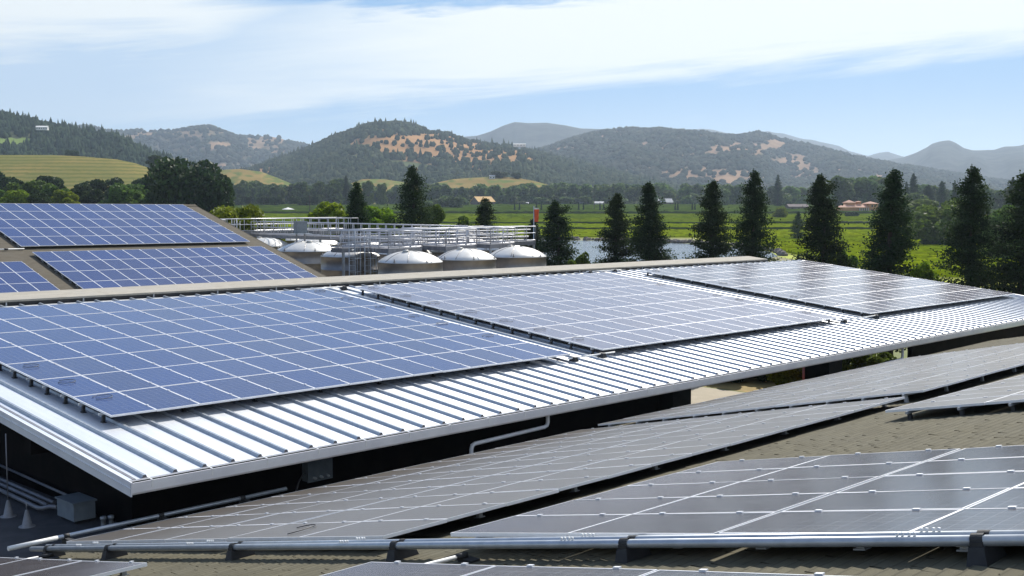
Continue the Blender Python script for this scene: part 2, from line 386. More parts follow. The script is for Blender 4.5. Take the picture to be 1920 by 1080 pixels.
# yard under and behind the canopy, dry grass, tracks, pond
def sheet(name, pts, m, z):
    mb = MB(); mb.face([(x, y, z) for x, y in pts]); return tag(mb.build(name, m), kind='structure')
sheet('yard_pavement', [(-20, 18), (56.2, 18), (56.2, 120), (-20, 120)], M['pave'], .004)
sheet('dry_grass_verge', [(56.4, 10), (70, 10), (70, 60), (56.4, 60)], M['dry'], .004)
sheet('pond', [tuple(at(b, w)[:2]) for b, w in ((-.10, 200), (-.05, 318), (0, 322), (.06, 312), (.12, 300), (.165, 285), (.200, 268), (.225, 246), (.232, 225), (.215, 205), (.16, 196), (.08, 192), (0, 190))], M['water'], .03)
gridpatch('farm_track', -420, 520, 596, 622, M['track'], .05)
gridpatch('field_path', -420, 520, 441, 446, M['track'], .05)
gridpatch('vineyard_floor', 52, 260, 130, 330, M['field'], .02)
gridpatch('vineyard_floor', -420, 520, 330, 441, M['field'], .02)
gridpatch('vineyard_floor', -420, 520, 446, 596, M['field'], .02)
gridpatch('vineyard_floor', -420, 520, 622, 880, M['field'], .02)

def rock_bank():
    mb = MB(); rnd = random.Random(3)
    path = [(-.06, 322), (0, 326), (.06, 316), (.12, 304), (.167, 288), (.203, 271), (.229, 248), (.237, 224)]
    for a, b in zip(path[:-1], path[1:]):
        for i in range(44):
            u = rnd.random(); bb = a[0] + (b[0] - a[0]) * u; w = a[1] + (b[1] - a[1]) * u + rnd.uniform(-2.0, 2.5)
            p = at(bb, w); s = rnd.uniform(.35, 1.0)
            vs = []
            for dz in (-.3, .35, .8):
                for k in range(6):
                    q = k * math.pi / 3 + rnd.uniform(-.3, .3); r = s * (1.0 if dz < .7 else .45) * rnd.uniform(.75, 1.2)
                    vs.append((p.x + r * math.cos(q), p.y + r * math.sin(q), p.z + .1 + dz * s * rnd.uniform(.8, 1.2)))
            fs = [(k + r * 6, (k + 1) % 6 + r * 6, (k + 1) % 6 + r * 6 + 6, k + r * 6 + 6) for r in (0, 1) for k in range(6)] + [tuple(range(12, 18))]
            mb.raw(vs, fs)
    tag(mb.build('rock_bank', M['bank']), 'dark rubble stones along the far shore of the pond', 'rocks', kind='stuff')
rock_bank()

# ------------------------------------------------------------------ hills (polar height fields round the valley)
def hill_mat(name, wood, grass, green=None):
    m = bpy.data.materials.new(name); m.use_nodes = True; t = NT(m.node_tree); b = t.n['Principled BSDF']
    a = t.new('ShaderNodeAttribute', attribute_name='wood').outputs['Fac']
    co = t.new('ShaderNodeTexCoord').outputs['Object']
    n = t.noise(co, .03, 5, .7); f = t.smooth(t.math('ADD', a, t.math('MULTIPLY', t.math('SUBTRACT', n, .5), .7)), .34, .66)
    n2 = t.smooth(t.noise(co, .012, 4, .6), .35, .65)
    g = t.mix(n2, grass, tuple(c * .7 for c in grass)); wd = t.mix(n2, wood, tuple(c * 1.5 for c in wood))
    col = t.mix(f, g, wd)
    if green:
        a2 = t.new('ShaderNodeAttribute', attribute_name='meadow').outputs['Fac']; col = t.mix(t.smooth(a2, .4, .6), col, green)
    t.put(b, 'Base Color', col); b.inputs['Roughness'].default_value = 1.0; b.inputs['Specular IOR Level'].default_value = 0.0
    return m
HILLS = {}
def hill(name, prof, D, foot, m, woodfn, back=None, nb=140, nr=46, rough=.10, seed=1, zfoot=None, meadowfn=None, spur=.6, drop=0.0):
    """prof: survey list of (column, row) of the skyline at distance D; the slope falls from it to `foot` in front"""
    xs = np.array([p[0] for p in prof], float); ys = np.array([p[1] for p in prof], float) + drop
    X = np.linspace(xs[0], xs[-1], nb); Y = np.interp(X, xs, ys)
    bx = (X - 960) / 2154.0; H = CAMH + (375 - Y) / 2148.5 * D; z0 = float(gz(foot)) if zfoot is None else zfoot
    k = np.linspace(-.12, 1.35, nr); K, B = np.meshgrid(k, bx, indexing='xy')
    Hc = np.repeat(H[:, None], nr, 1)
    th = B * 40 * (3000 / D) ** .0
    sp = spur * (fbm(B * D / 260.0, K * 1.3, seed, 3) - .5)
    s = np.clip(K + sp * np.clip(K * (1 - K) * 4, 0, 1), 0, 1)
    prof_s = s * s * (3 - 2 * s) * .55 + s * .45
    Z = z0 + (Hc - z0) * prof_s
    fall = np.clip(K - 1, 0, 1); Z = np.where(K > 1, z0 + (Hc - z0) * (1 - (fall / .35) ** 1.2 * .75), Z)
    Z = Z + rough * (Hc - z0) * (fbm(B * D / 70.0, K * 6, seed + 5, 4) - .5) * np.clip(4 * s * (1.0 - s) * (K < 1), 0, 1)
    Z = np.where(K < 0, z0 - 3 + 0 * Z, Z)
    W = foot + (D - foot) * K
    V = np.stack([W * CY + B * W * SY, W * SY - B * W * CY, Z], -1)
    px = 960 + B * 2154; py = 375 - (Z - CAMH) / W * 2148.5
    wood = woodfn(px, py, B * D, K); at_ = {'wood': wood.ravel()}
    at_['meadow'] = (meadowfn(px, py) if meadowfn else np.zeros_like(px)).ravel()
    i = (np.arange(nb - 1)[:, None] * nr + np.arange(nr - 1)[None]).ravel()
    F = np.stack([i, i + nr, i + nr + 1, i + 1], 1)
    o = link('hill', np_mesh(name, V.reshape(-1, 3), F, m, smooth=True, attrs=at_)); tag(o, kind='structure')
    HILLS[name] = (V, wood, at_['meadow'].reshape(wood.shape), px, py)
    return o
sm = lambda v, a, b: np.clip((v - a) / (b - a), 0, 1)
hm_wood = hill_mat('wooded_hill', (.050, .058, .032), (.30, .185, .085), (.150, .205, .060))
hm_gold = hill_mat('oak_and_dry_grass_hill', (.090, .080, .042), (.40, .235, .115), (.100, .120, .055))
hm_blue = hill_mat('blue_ridge_scrub', (.062, .062, .052), (.33, .21, .13))
hm_far = hill_mat('distant_scrub_hill', (.088, .078, .052), (.34, .225, .140), (.07, .09, .05))
def w_left(px, py, a, K): return np.full_like(px, .85)
hill('left_hill', [(-260, 190), (-120, 196), (-40, 206), (20, 213), (70, 224), (130, 237), (180, 244), (215, 249), (250, 266), (290, 286), (330, 300), (380, 316), (440, 332), (500, 347)], 1400, 900, hm_wood, w_left,
     drop=7.0, seed=3, meadowfn=lambda px, py: (sm(py, 258, 262) * (1 - sm(py, 272, 276))) * (1 - sm(px, 62, 72)))
def w_center(px, py, a, K):
    n = fbm(px / 42.0, py / 13.0, 11, 4); n2 = fbm(px / 9.0, py / 4.0, 21, 2)
    gold = np.exp(-((px - 820) / 120) ** 2 - ((py - 276) / 24) ** 2) * 1.0 + .55 * np.exp(-((px - 950) / 130) ** 2 - ((py - 300) / 16) ** 2) + .5 * np.exp(-((px - 690) / 70) ** 2 - ((py - 266) / 6) ** 2) + .35 * np.exp(-((px - 560) / 90) ** 2 - ((py - 325) / 9) ** 2) + .3 * np.exp(-((px - 1060) / 80) ** 2 - ((py - 320) / 12) ** 2)
    gold = gold * (1 - .8 * np.exp(-((py - 244) / 8) ** 2 - ((px - 740) / 60) ** 2))
    return .70 - .60 * gold + 1.1 * (n - .5) + .6 * (n2 - .5)
def m_center(px, py):
    a = np.exp(-((px - 680) / 45) ** 2 - ((py - 275) / 4) ** 2) + np.exp(-((px - 770) / 60) ** 2 - ((py - 309 - (px - 770) * .12) / 6) ** 2) + .9 * np.exp(-((px - 655) / 30) ** 2 - ((py - 294) / 3) ** 2)
    return np.clip(a, 0, 1)
hill('middle_hill', [(420, 338), (470, 316), (510, 301), (545, 291), (580, 277), (620, 258), (650, 248), (690, 239), (725, 235), (745, 233), (765, 235), (800, 244), (850, 254), (880, 264), (905, 268), (960, 276), (1010, 287), (1060, 296), (1120, 312), (1200, 335), (1300, 356)], 2200, 1150, hm_gold, w_center,
     nb=220, nr=70, seed=8, meadowfn=m_center, rough=.08, drop=4.5)
def w_mid(px, py, a, K):
    n = fbm(px / 50.0, py / 14.0, 31, 4); n2 = fbm(px / 10.0, py / 4.0, 33, 2)
    g = .75 * np.exp(-((px - 1475) / 55) ** 2 - ((py - 305 - (px - 1475) * .22) / 13) ** 2) + .5 * np.exp(-((px - 1330) / 70) ** 2 - ((py - 328) / 8) ** 2) + .4 * np.exp(-((px - 1400) / 90) ** 2 - ((py - 335) / 8) ** 2) + .55 * np.exp(-((px - 1450) / 22) ** 2 - ((py - 274) / 6) ** 2) + .5 * np.exp(-((px - 1180) / 60) ** 2 - ((py - 344) / 5) ** 2)
    return .68 - .80 * g + 1.1 * (n - .5) + .6 * (n2 - .5)
hill('long_hill', [(880, 330), (940, 308), (1000, 286), (1040, 270), (1075, 258), (1110, 249), (1150, 243), (1180, 240), (1210, 242), (1235, 241), (1290, 249), (1340, 253), (1380, 254), (1400, 250), (1415, 247), (1430, 248), (1450, 256), (1480, 263), (1520, 271), (1560, 281), (1600, 291), (1640, 300), (1700, 309), (1780, 322), (1900, 340), (2000, 356)], 3200, 1700, hm_far, w_mid,
     nb=240, nr=64, seed=13, rough=.10, drop=4.0)
def w_hz(px, py, a, K):
    n = fbm(px / 40.0, py / 12.0, 41, 4)
    g = .7 * np.exp(-((px - 420) / 22) ** 2 - ((py - 273) / 6) ** 2) + .45 * np.exp(-((px - 265) / 25) ** 2 - ((py - 256) / 6) ** 2) + .4 * np.exp(-((px - 500) / 40) ** 2 - ((py - 280) / 10) ** 2)
    return .64 - .7 * g + 1.1 * (n - .5)
hill('left_back_hill', [(120, 246), (150, 236), (175, 236), (205, 246), (235, 246), (260, 243), (300, 247), (330, 251), (370, 249), (400, 247), (425, 250), (450, 256), (480, 255), (505, 253), (530, 258), (550, 266), (580, 272), (620, 283), (700, 320)], 3900, 2300, hm_far, w_hz, seed=17, drop=3.0)
w_plain = lambda px, py, a, K: .85 + .3 * (fbm(px / 30.0, py / 10.0, 55, 3) - .5)
hill('blue_ridge', [(790, 290), (830, 268), (860, 258), (895, 255), (920, 247), (945, 236), (965, 230), (990, 232), (1025, 231), (1060, 236), (1090, 242), (1130, 243), (1165, 242), (1220, 250), (1300, 272)], 4700, 3300, hm_blue, w_plain, seed=19)
hill('butte', [(1560, 318), (1640, 305), (1690, 296), (1715, 287), (1735, 277), (1745, 270), (1760, 267), (1778, 266), (1790, 271), (1805, 280), (1820, 284), (1860, 282), (1880, 276), (1905, 275), (1925, 270), (1990, 262), (2080, 275), (2200, 300)], 5200, 2900, hm_blue, w_plain, seed=23)
hill('farthest_ridge', [(1240, 262), (1285, 247), (1310, 242), (1335, 244), (1360, 250), (1400, 253), (1430, 250), (1465, 251), (1500, 261), (1540, 268), (1570, 274), (1590, 284), (1625, 293), (1645, 287), (1662, 285), (1690, 294), (1740, 300), (1800, 305)], 7000, 5000, hm_blue, w_plain, seed=29)
# low golden knolls on the valley edge
def terrace_mat():
    m = bpy.data.materials.new('terraced_vine_rows'); m.use_nodes = True; t = NT(m.node_tree); b = t.n['Principled BSDF']
    co = t.new('ShaderNodeTexCoord').outputs['Object']; x, y, z = t.sep(co)
    n = t.noise(co, .02, 4, .6); n2 = t.noise(co, .25, 3, .6)
    f = t.math('FRACT', t.math('ADD', t.math('DIVIDE', z, 2.6), t.math('MULTIPLY', n, .9)))
    row = t.smooth(t.math('ADD', t.math('ABSOLUTE', t.math('SUBTRACT', f, .5)), t.math('MULTIPLY', t.math('SUBTRACT', n2, .5), .85)), .16, .40)
    grass = t.mix(t.smooth(n, .35, .65), (.235, .180, .060), (.165, .155, .048)); vine = t.mix(n2, (.075, .095, .026), (.13, .135, .035))
    t.put(b, 'Base Color', t.mix(t.math('MULTIPLY', row, .85), grass, vine)); b.inputs['Roughness'].default_value = 1.0; b.inputs['Specular IOR Level'].default_value = 0.0
    return m
hm_vine = terrace_mat()
def rows_left(px, py, a, K):
    return .28 + .42 * (np.abs(((py * .46) % 1) - .5) * 2) * sm(fbm(px / 14, py * .4, 61, 3), .25, .6)
hill('terraced_knoll', [(-260, 300), (-120, 293), (0, 291), (100, 291), (160, 294), (220, 299), (255, 306), (280, 315), (300, 327), (330, 345)], 820, 560, hm_vine, rows_left, nb=180, nr=120, seed=37, rough=.0, spur=.02)
hm_knoll = hill_mat('dry_knoll', (.105, .130, .042), (.29, .215, .085))
w_k = lambda px, py, a, K: .42 + 1.1 * (fbm(px / 18.0, py / 5.0, 71, 3) - .5)
hill('knoll', [(780, 356), (820, 342), (850, 336), (890, 333), (930, 331), (965, 333), (1000, 339), (1030, 347), (1060, 358)], 1060, 900, hm_knoll, w_k, seed=41, rough=0, spur=.05)
hill('knoll', [(620, 360), (650, 346), (680, 336), (720, 336), (760, 342), (800, 356)], 1080, 920, hm_knoll, w_k, seed=43, rough=0, spur=.05)
hill('knoll', [(380, 340), (410, 319), (450, 317), (490, 322), (520, 333), (560, 350)], 1100, 930, hm_knoll, w_k, seed=47, rough=0, spur=.05)

def hill_woods(key, n, rmin, rmax, conic, m, thr, label, seed, kmax=1.03):
    """woodland on a hillside: one mass of small crowns (stuff)"""
    V, wood, meadow, px, py = HILLS[key]; rg = np.random.default_rng(seed); nb, nr = wood.shape
    V_, F_ = [], []; cnt = 0
    iu = rg.uniform(0, nb - 1.001, n * 3); ik = rg.uniform(0, nr - 1.001, n * 3)
    a = iu.astype(int); c = ik.astype(int); fu = (iu - a)[:, None]; fk = (ik - c)[:, None]
    def bl(A):
        A = A if A.ndim == 3 else A[..., None]
        return A[a, c] * (1 - fu) * (1 - fk) + A[a + 1, c] * fu * (1 - fk) + A[a, c + 1] * (1 - fu) * fk + A[a + 1, c + 1] * fu * fk
    P = bl(V); wd = bl(wood)[:, 0]; me = bl(meadow)[:, 0]; k = -.12 + 1.47 * ik / (nr - 1)
    ok = (k > .02) & (k < kmax) & (rg.random(len(wd)) < np.clip((wd - thr) / .16 + .5, .10, 1)) & (me < .4)
    P = P[ok][:n]; N = len(P)
    r = rg.uniform(rmin, rmax, N); nv = 6
    ang = np.arange(nv) * 2 * np.pi / nv
    if conic: rings = [(-.15, .75), (.5, 1.0), (1.4, .6)]; top = 2.9
    else: rings = [(-.3, .7), (.35, 1.05), (.95, .75)]; top = 1.3
    isc = rg.random(N) < (conic if isinstance(conic, float) else (1 if conic else 0))
    vs = []
    for z, q in rings:
        jj = rg.uniform(.7, 1.3, (N, nv)); rr = r[:, None] * q * jj * (np.where(isc, .8, 1.0)[:, None] if conic else 1)
        vs.append(np.stack([P[:, 0:1] + rr * np.cos(ang), P[:, 1:2] + rr * np.sin(ang), P[:, 2:3] + r[:, None] * z * rg.uniform(.85, 1.15, (N, nv))], -1))
    tp = P.copy(); tp[:, 2] += r * np.where(isc, top, 1.3) * rg.uniform(.8, 1.2, N)
    vs = np.concatenate([np.concatenate(vs, 1), tp[:, None]], 1)          # N, 19, 3
    f = []
    for q in (0, 1):
        for j in range(nv):
            j2 = (j + 1) % nv; f += [(q * nv + j, q * nv + j2, (q + 1) * nv + j2), (q * nv + j, (q + 1) * nv + j2, (q + 1) * nv + j)]
    for j in range(nv): f.append((2 * nv + j, 2 * nv + (j + 1) % nv, 3 * nv))
    f = np.array(f); F = (f[None] + (np.arange(N) * (3 * nv + 1))[:, None, None]).reshape(-1, 3)
    o = link('hillside_wood', np_mesh('hillside_wood', vs.reshape(-1, 3), F, m)); tag(o, label, 'woodland', kind='stuff')
M['wood_near'] = leaf_mat('hillside_conifer_wood', (.026, .042, .025), (.048, .066, .034), 0, scale=.03, randvar=0)
M['wood_oak'] = leaf_mat('hillside_oak_wood', (.034, .052, .030), (.066, .080, .040), 0, scale=.03, randvar=0)
M['wood_far'] = leaf_mat('far_scrub_wood', (.040, .054, .036), (.080, .080, .052), 0, scale=.02, randvar=0)
hill_woods('left_hill', 7500, 2.0, 4.4, .4, M['wood_near'], .5, 'dark conifer and oak wood covering the left hillside above the golden terraces', 101)
hill_woods('middle_hill', 17000, 2.2, 5.4, .08, M['wood_oak'], .46, 'scattered dark oaks over the golden hill in the middle', 102)
hill_woods('long_hill', 17000, 3.2, 7.5, False, M['wood_far'], .5, 'blue green scrub wood over the long hill right of the middle', 103)
hill_woods('left_back_hill', 4500, 4.0, 9.0, False, M['wood_far'], .55, 'hazy scrub wood on the ridge behind the left hill', 104)

# ------------------------------------------------------------------ vineyards (stuff)
def vine_field(name, l0, l1, w0, w1, sp, seg, h, wd, m, label, seed):
    """vine rows that run across the valley, leafy strips of many small faces"""
    rg = np.random.default_rng(seed); nrow = int((w1 - w0) / sp); ns = int((l1 - l0) / seg) + 1
    Wd = w0 + sp * np.arange(nrow)[:, None] + rg.normal(0, .08, (nrow, ns)); L = np.linspace(l0, l1, ns)[None] + rg.uniform(-.3, .3, (nrow, ns)) * seg * .5
    G = gz(Wd); hh = h * rg.uniform(.85, 1.1, (nrow, ns)); hw = wd * .5 * rg.uniform(.8, 1.15, (nrow, ns))
    pts = []
    for dw, dz in ((-.7, .25), (-1.0, .62), (-.35, 1.0), (.35, .97), (1.0, .6), (.7, .25)):
        w = Wd + dw * hw * rg.uniform(.8, 1.2, (nrow, ns)); z = G + hh * dz
        pts.append(np.stack([w * CY + L * SY, w * SY - L * CY, z], -1))
    V = np.stack(pts, 2); k = 6
    idx = np.arange(nrow * ns * k).reshape(nrow, ns, k)
    a = idx[:, :-1, :-1].ravel(); b = idx[:, 1:, :-1].ravel(); c = idx[:, 1:, 1:].ravel(); d = idx[:, :-1, 1:].ravel()
    F = np.stack([a, b, c, d], 1); VV = V.reshape(-1, 3)[F.ravel()]
    VV = VV + rg.normal(0, .03, VV.shape); FF = np.arange(len(VV)).reshape(-1, 4)
    o = link(name, np_mesh(name, VV, FF, m)); tag(o, label, 'vineyard', kind='stuff')
vine_field('grapevines', 56, 190, 160, 326, 2.6, 1.5, 1.05, 1.4, M['vine'], 'green vine rows right of the pond behind the tall conifers', 21)
vine_field('grapevines', -190, 190, 333, 384, 2.6, 1.7, 1.05, 1.5, M['vine'], 'bright yellow green vine rows nearest the pond', 1)
vine_field('grapevines', -190, 190, 388, 440, 2.6, 1.7, 1.05, 1.5, M['vine'], 'bright green vine rows just behind the field nearest the pond', 11)
vine_field('grapevines', -230, 230, 448, 592, 3.0, 2.6, 1.15, 1.7, M['vine_mid'], 'green vine rows between the field path and the farm track', 2)
M['hedge'] = vine_mat('field_edge_scrub', (.040, .062, .014), (.06, .08, .018))
for hw_, hl in ((385.9, 'dark scrub line between the two fields nearest the pond'), (443.5, 'dark scrub line along the field path'), (594, 'dark scrub line along the near side of the farm track'), (623.5, 'dark scrub line along the far side of the farm track')):
    vine_field('field_edge_scrub', -330, 360, hw_, hw_ + 1.5, 1.4, 2.2, 1.5, 1.5, M['hedge'], hl, int(hw_))
vine_field('grapevines', -330, 360, 626, 872, 4.2, 4.5, 1.7, 2.6, M['vine_far'], 'darker green vine rows beyond the farm track up to the far trees', 3)

# ------------------------------------------------------------------ trees
def quads(C, size, rg, up=.3):
    """leaf-sized faces at the centres C"""
    n = len(C); nrm = rg.normal(size=(n, 3)); nrm[:, 2] += up; nrm /= np.linalg.norm(nrm, axis=1)[:, None]
    r = rg.normal(size=(n, 3)); a = np.cross(nrm, r); a /= np.linalg.norm(a, axis=1)[:, None]; b = np.cross(nrm, a)
    s = (size * rg.uniform(.6, 1.35, n))[:, None]
    V = np.stack([C - a * s - b * s * .55, C + a * s * .2 - b * s * .8, C + a * s + b * s * .3, C - a * s * .1 + b * s * .8], 1)
    return V.reshape(-1, 3), np.arange(4 * n).reshape(-1, 4)
def conifer_mesh(seed, n_br=230, per=210, leaf=.062, slim=.17):
    """unit height 1 scaled to 12 m when built; ragged branches in whorls, bent tip"""
    rg = np.random.default_rng(seed); H = 12.0; C = []
    lean = rg.uniform(-.25, .25, 2)
    for i in range(n_br):
        t = (i + rg.random()) / n_br; t = t ** .9; z = .04 * H + t * H * .955
        prof = (1 - t) ** .72 * (.84 + .34 * rg.random()) * min(1, .62 + t * 3)
        R = slim * H * prof + .12; q = rg.uniform(0, 2 * math.pi); n = max(6, int(per * (R / (slim * H)) ** .7))
        u = rg.random(n) ** .7; sp = .06 + .30 * u * R * .55
        d = np.array([math.cos(q), math.sin(q)])
        x = d[0] * u * R + rg.normal(0, 1, n) * sp; y = d[1] * u * R + rg.normal(0, 1, n) * sp
        zz = z + u * R * rg.uniform(-.05, .55) + rg.normal(0, .12, n)
        C.append(np.stack([x + lean[0] * t * t, y + lean[1] * t * t, zz], 1))
    for i in range(9):                        # longer shoots that break the outline
        t = rg.uniform(.15, .93); z = t * H; q = rg.uniform(0, 6.28); R = slim * H * (1 - t) ** .72 * rg.uniform(1.15, 1.5) + .25; n = 160
        u = rg.random(n); C.append(np.stack([math.cos(q) * u * R + rg.normal(0, .16, n), math.sin(q) * u * R + rg.normal(0, .16, n), z + u * R * rg.uniform(.2, .7) + rg.normal(0, .16, n)], 1))
    C = np.concatenate(C); C[:, 2] = np.clip(C[:, 2], .2, None)
    V, F = quads(C, leaf, rg, .2)
    return np_mesh('conifer_crown', V, F, M['conifer'])
def trunk_mesh(h, r0, limbs=0, seed=0, spread=2.0):
    mb = MB(); rnd = random.Random(seed)
    mb.tube([(0, 0, -.2), (.03, .02, h * .35), (-.04, .05, h * .7), (.02, 0, h)], [r0 * 1.25, r0 * .85, r0 * .55, r0 * .15], 8)
    for i in range(limbs):
        q = i * 2 * math.pi / limbs + rnd.uniform(-.4, .4); z = h * rnd.uniform(.35, .6); L = spread * rnd.uniform(.7, 1.1)
        mb.tube([(0, 0, z), (math.cos(q) * L * .5, math.sin(q) * L * .5, z + L * .35), (math.cos(q) * L, math.sin(q) * L, z + L * .85)], [r0 * .5, r0 * .32, r0 * .1], 6)
    return mb.mesh('trunk', M['bark'])
def crown_mesh(seed, m, n=2600, leaf=.13, clumps=22, tall=1.0, dense=.75):
    """crown of radius 1 and height 1.9 * tall, built of leaf clumps with gaps between"""
    rg = np.random.default_rng(seed); C = []; clumps = int(clumps * tall ** .9); n = int(n * tall ** .9)
    for i in range(clumps):
        q = rg.uniform(0, 6.283); zc = rg.uniform(-.85, .72); rr = math.sqrt(max(0, 1 - abs(zc / .95) ** 2.4)) * rg.uniform(.25, .80) ** .8
        if tall > 1.3: rr *= .82 + .3 * rg.random()
        c = np.array([rr * math.cos(q), rr * math.sin(q), zc * .92 * tall]); r = rg.uniform(.22, .40)
        k = n // clumps; p = rg.normal(size=(k, 3)); p /= np.linalg.norm(p, axis=1)[:, None]
        p = p * (r * rg.uniform(dense, 1.05, k) ** .6)[:, None]; C.append(c + p * np.array([1, 1, .85]))
    C = np.concatenate(C); C[:, 2] += 1.02 * tall
    V, F = quads(C, leaf, rg, .4)
    return np_mesh('leaf_crown', V, F, m)
CROWNS = {}
def crown(kind, idx, tall):
    """shared crowns, one per leaf kind, variant and slenderness"""
    tall = min((1.0, 1.4, 1.9, 2.6), key=lambda q: abs(q - tall)); key = (kind, idx, tall)
    if key not in CROWNS:
        m, n, leaf, cl = {'bright': ('leaf_bright', 9880, 0.065, 33), 'yellow': ('leaf_yellow', 10920, 0.059, 39), 'mid': ('leaf_mid', 8840, 0.068, 33), 'dark': ('leaf_dark', 8320, 0.074, 33),
                          'oak': ('leaf_oak', 20000, .045, 80), 'far': ('leaf_blue', 1700, .15, 18)}[kind]
        CROWNS[key] = crown_mesh(300 + idx * 7 + int(tall * 10) + 31 * len(kind), M[m], n, leaf, cl, tall)
    return CROWNS[key], tall
def plant_tree(name, crown, trunk, p, sx, sz, label, group=None, cat='tree', rz=None, trunk_scale=None):
    t = empty(name, p, random.uniform(0, 6.28) if rz is None else rz); tag(t, label, cat, group)
    link('crown', crown, t, scale=(sx, sx, sz)); link('trunk', trunk, t, scale=trunk_scale or (sx, sx, sz))
    return t

# the row of tall conifers beyond the canopy (x ~ 72)
CON = [conifer_mesh(s, slim=sl_) for s, sl_ in ((201, .165), (202, .185), (203, .15), (204, .20))]
CTR = trunk_mesh(10.5, .22)
def conifer(x, ytop, wpx, w, label, k, group=None, dw=0):
    b = BX(x); p = at(b, w + dw); z = EZ(ytop, w + dw); h = z - p.z
    R = wpx / 2154.0 * (w + dw) / 2
    base = {0: .165, 1: .185, 2: .15, 3: .20}[k] * 12
    plant_tree('conifer', CON[k], CTR, p, 1.22 * R / (base * .98), h / 12.0, label, group)
row = 'row of tall dark conifers beyond the white roof'
conifer(1047, 378, 88, 100, 'small dark conifer right of the orange windsock beside the pond', 0, row)
conifer(1155, 364, 84, 95, 'dark conifer just left of the second gap where the pond shows', 1, row)
conifer(1217, 345, 86, 92, 'dark conifer overlapping its left neighbour at the pond, taller of that pair', 2, row)
conifer(1335, 341, 92, 88, 'dark conifer standing right of the pond gap, left tree of the second pair', 1, row)
conifer(1412, 323, 98, 86, 'tall dark conifer right of the second pair above the far corner of the roof', 3, row)
conifer(1545, 331, 104, 82, 'dark conifer standing left of the terracotta villa', 0, row)
conifer(1672, 321, 108, 79, 'tall slim dark conifer just right of the terracotta villa', 2, row)
conifer(1820, 316, 128, 75, 'tallest dark conifer with a forked ragged tip near the right edge', 3, row)
conifer(1922, 322, 140, 73, 'dark conifer cut by the right edge of the photo', 1, row)
conifer(1003, 412, 62, 104, 'short dark conifer under the orange windsock', 2)
conifer(908, 373, 78, 122, 'dark conifer behind the catwalk rail in front of the orange roofed barn', 0)
conifer(776, 314, 96, 118, 'big dark pointed conifer behind the middle of the tank catwalk', 3)
conifer(672, 343, 66, 112, 'dark conifer with a thin tip between two light green trees', 2)
conifer(1497, 397, 26, 300, 'small distant dark cone tree at the vineyard edge left of the villa', 3)

CRB = [('bright', i) for i in range(2)]; CRY = ('yellow', 0); CRM = [('mid', i) for i in range(3)]; CRD = [('dark', i) for i in range(3)]
CRO = ('oak', 0); CRF = [('far', i) for i in range(5)]
TRK = trunk_mesh(1.2, .07, 4, 1, .5)
def broad(name, x, ytop, wpx, w, crown_, label, group=None, ybase=None):
    p = at(BX(x), w); z = EZ(ytop, w); R = wpx / 2154.0 * w / 2
    if ybase: p.z = EZ(ybase, w)
    R *= 1.12; h = max(z - p.z, 1.2); me, tl = crown(*crown_, h / 1.95 / R); plant_tree(name, me, TRK, p, R, h / 1.95 / tl, label, group, trunk_scale=(R, R, h / 1.95))
broad('leafy_tree', 612, 362, 84, 125, CRB[0], 'bright green leafy tree left of the thin tipped conifer behind the catwalk')
broad('leafy_tree', 708, 368, 72, 128, CRB[1], 'bright green leafy tree between the two dark conifers behind the catwalk')
broad('leafy_tree', 640, 372, 50, 130, CRM[0], 'mid green tree right behind the bright tree at the catwalk')
broad('leafy_tree', 868, 392, 52, 130, CRM[1], 'round light green tree left of the conifer by the barn')
broad('leafy_tree', 812, 366, 44, 140, CRM[2], 'green tree on the right flank of the big pointed conifer')
broad('yellow_shrub', 442, 370, 116, 108, CRY, 'large yellow green shrub rising past the shingle gable end')
broad('yellow_shrub', 498, 398, 70, 112, CRY, 'lower yellow green shrub behind the left end of the catwalk')
broad('oak_tree', 350, 292, 150, 230, CRO, 'large dark round oak behind the left shingle roof')
broad('sapling', 1082, 462, 40, 92, CRM[0], 'small pale sapling before the pond, left of a pair')
broad('sapling', 1103, 459, 36, 92, CRM[1], 'small pale sapling before the pond, right of a pair')
broad('sapling', 962, 428, 54, 150, CRM[2], 'low bush at the pond shore behind the end of the catwalk')
broad('sapling', 1268, 474, 60, 92, CRM[2], 'dark sapling filling the foot of the gap right of the conifer pair')
broad('sapling', 1590, 448, 44, 82, CRM[0], 'green sapling between the villa conifers at the roof corner')
broad('sapling', 1738, 470, 46, 77, CRB[0], 'bright yellow green sapling between two tall conifers at the right')
broad('leafy_tree', 1768, 376, 110, 260, CRM[1], 'broad light green tree behind and left of the tallest conifer')
broad('leafy_tree', 1712, 372, 90, 420, CRM[0], 'broad olive tree right of the slim conifer beyond the vines')
broad('leafy_tree', 1878, 378, 70, 200, CRM[1], 'mid green tree seen between the two rightmost conifers')
broad('round_bush', 1598, 396, 26, 540, CRD[1], 'dark round bush in front of the terracotta villa')
broad('round_bush', 1462, 388, 26, 520, CRB[1], 'bright yellow bush at the vineyard edge left of the villa')

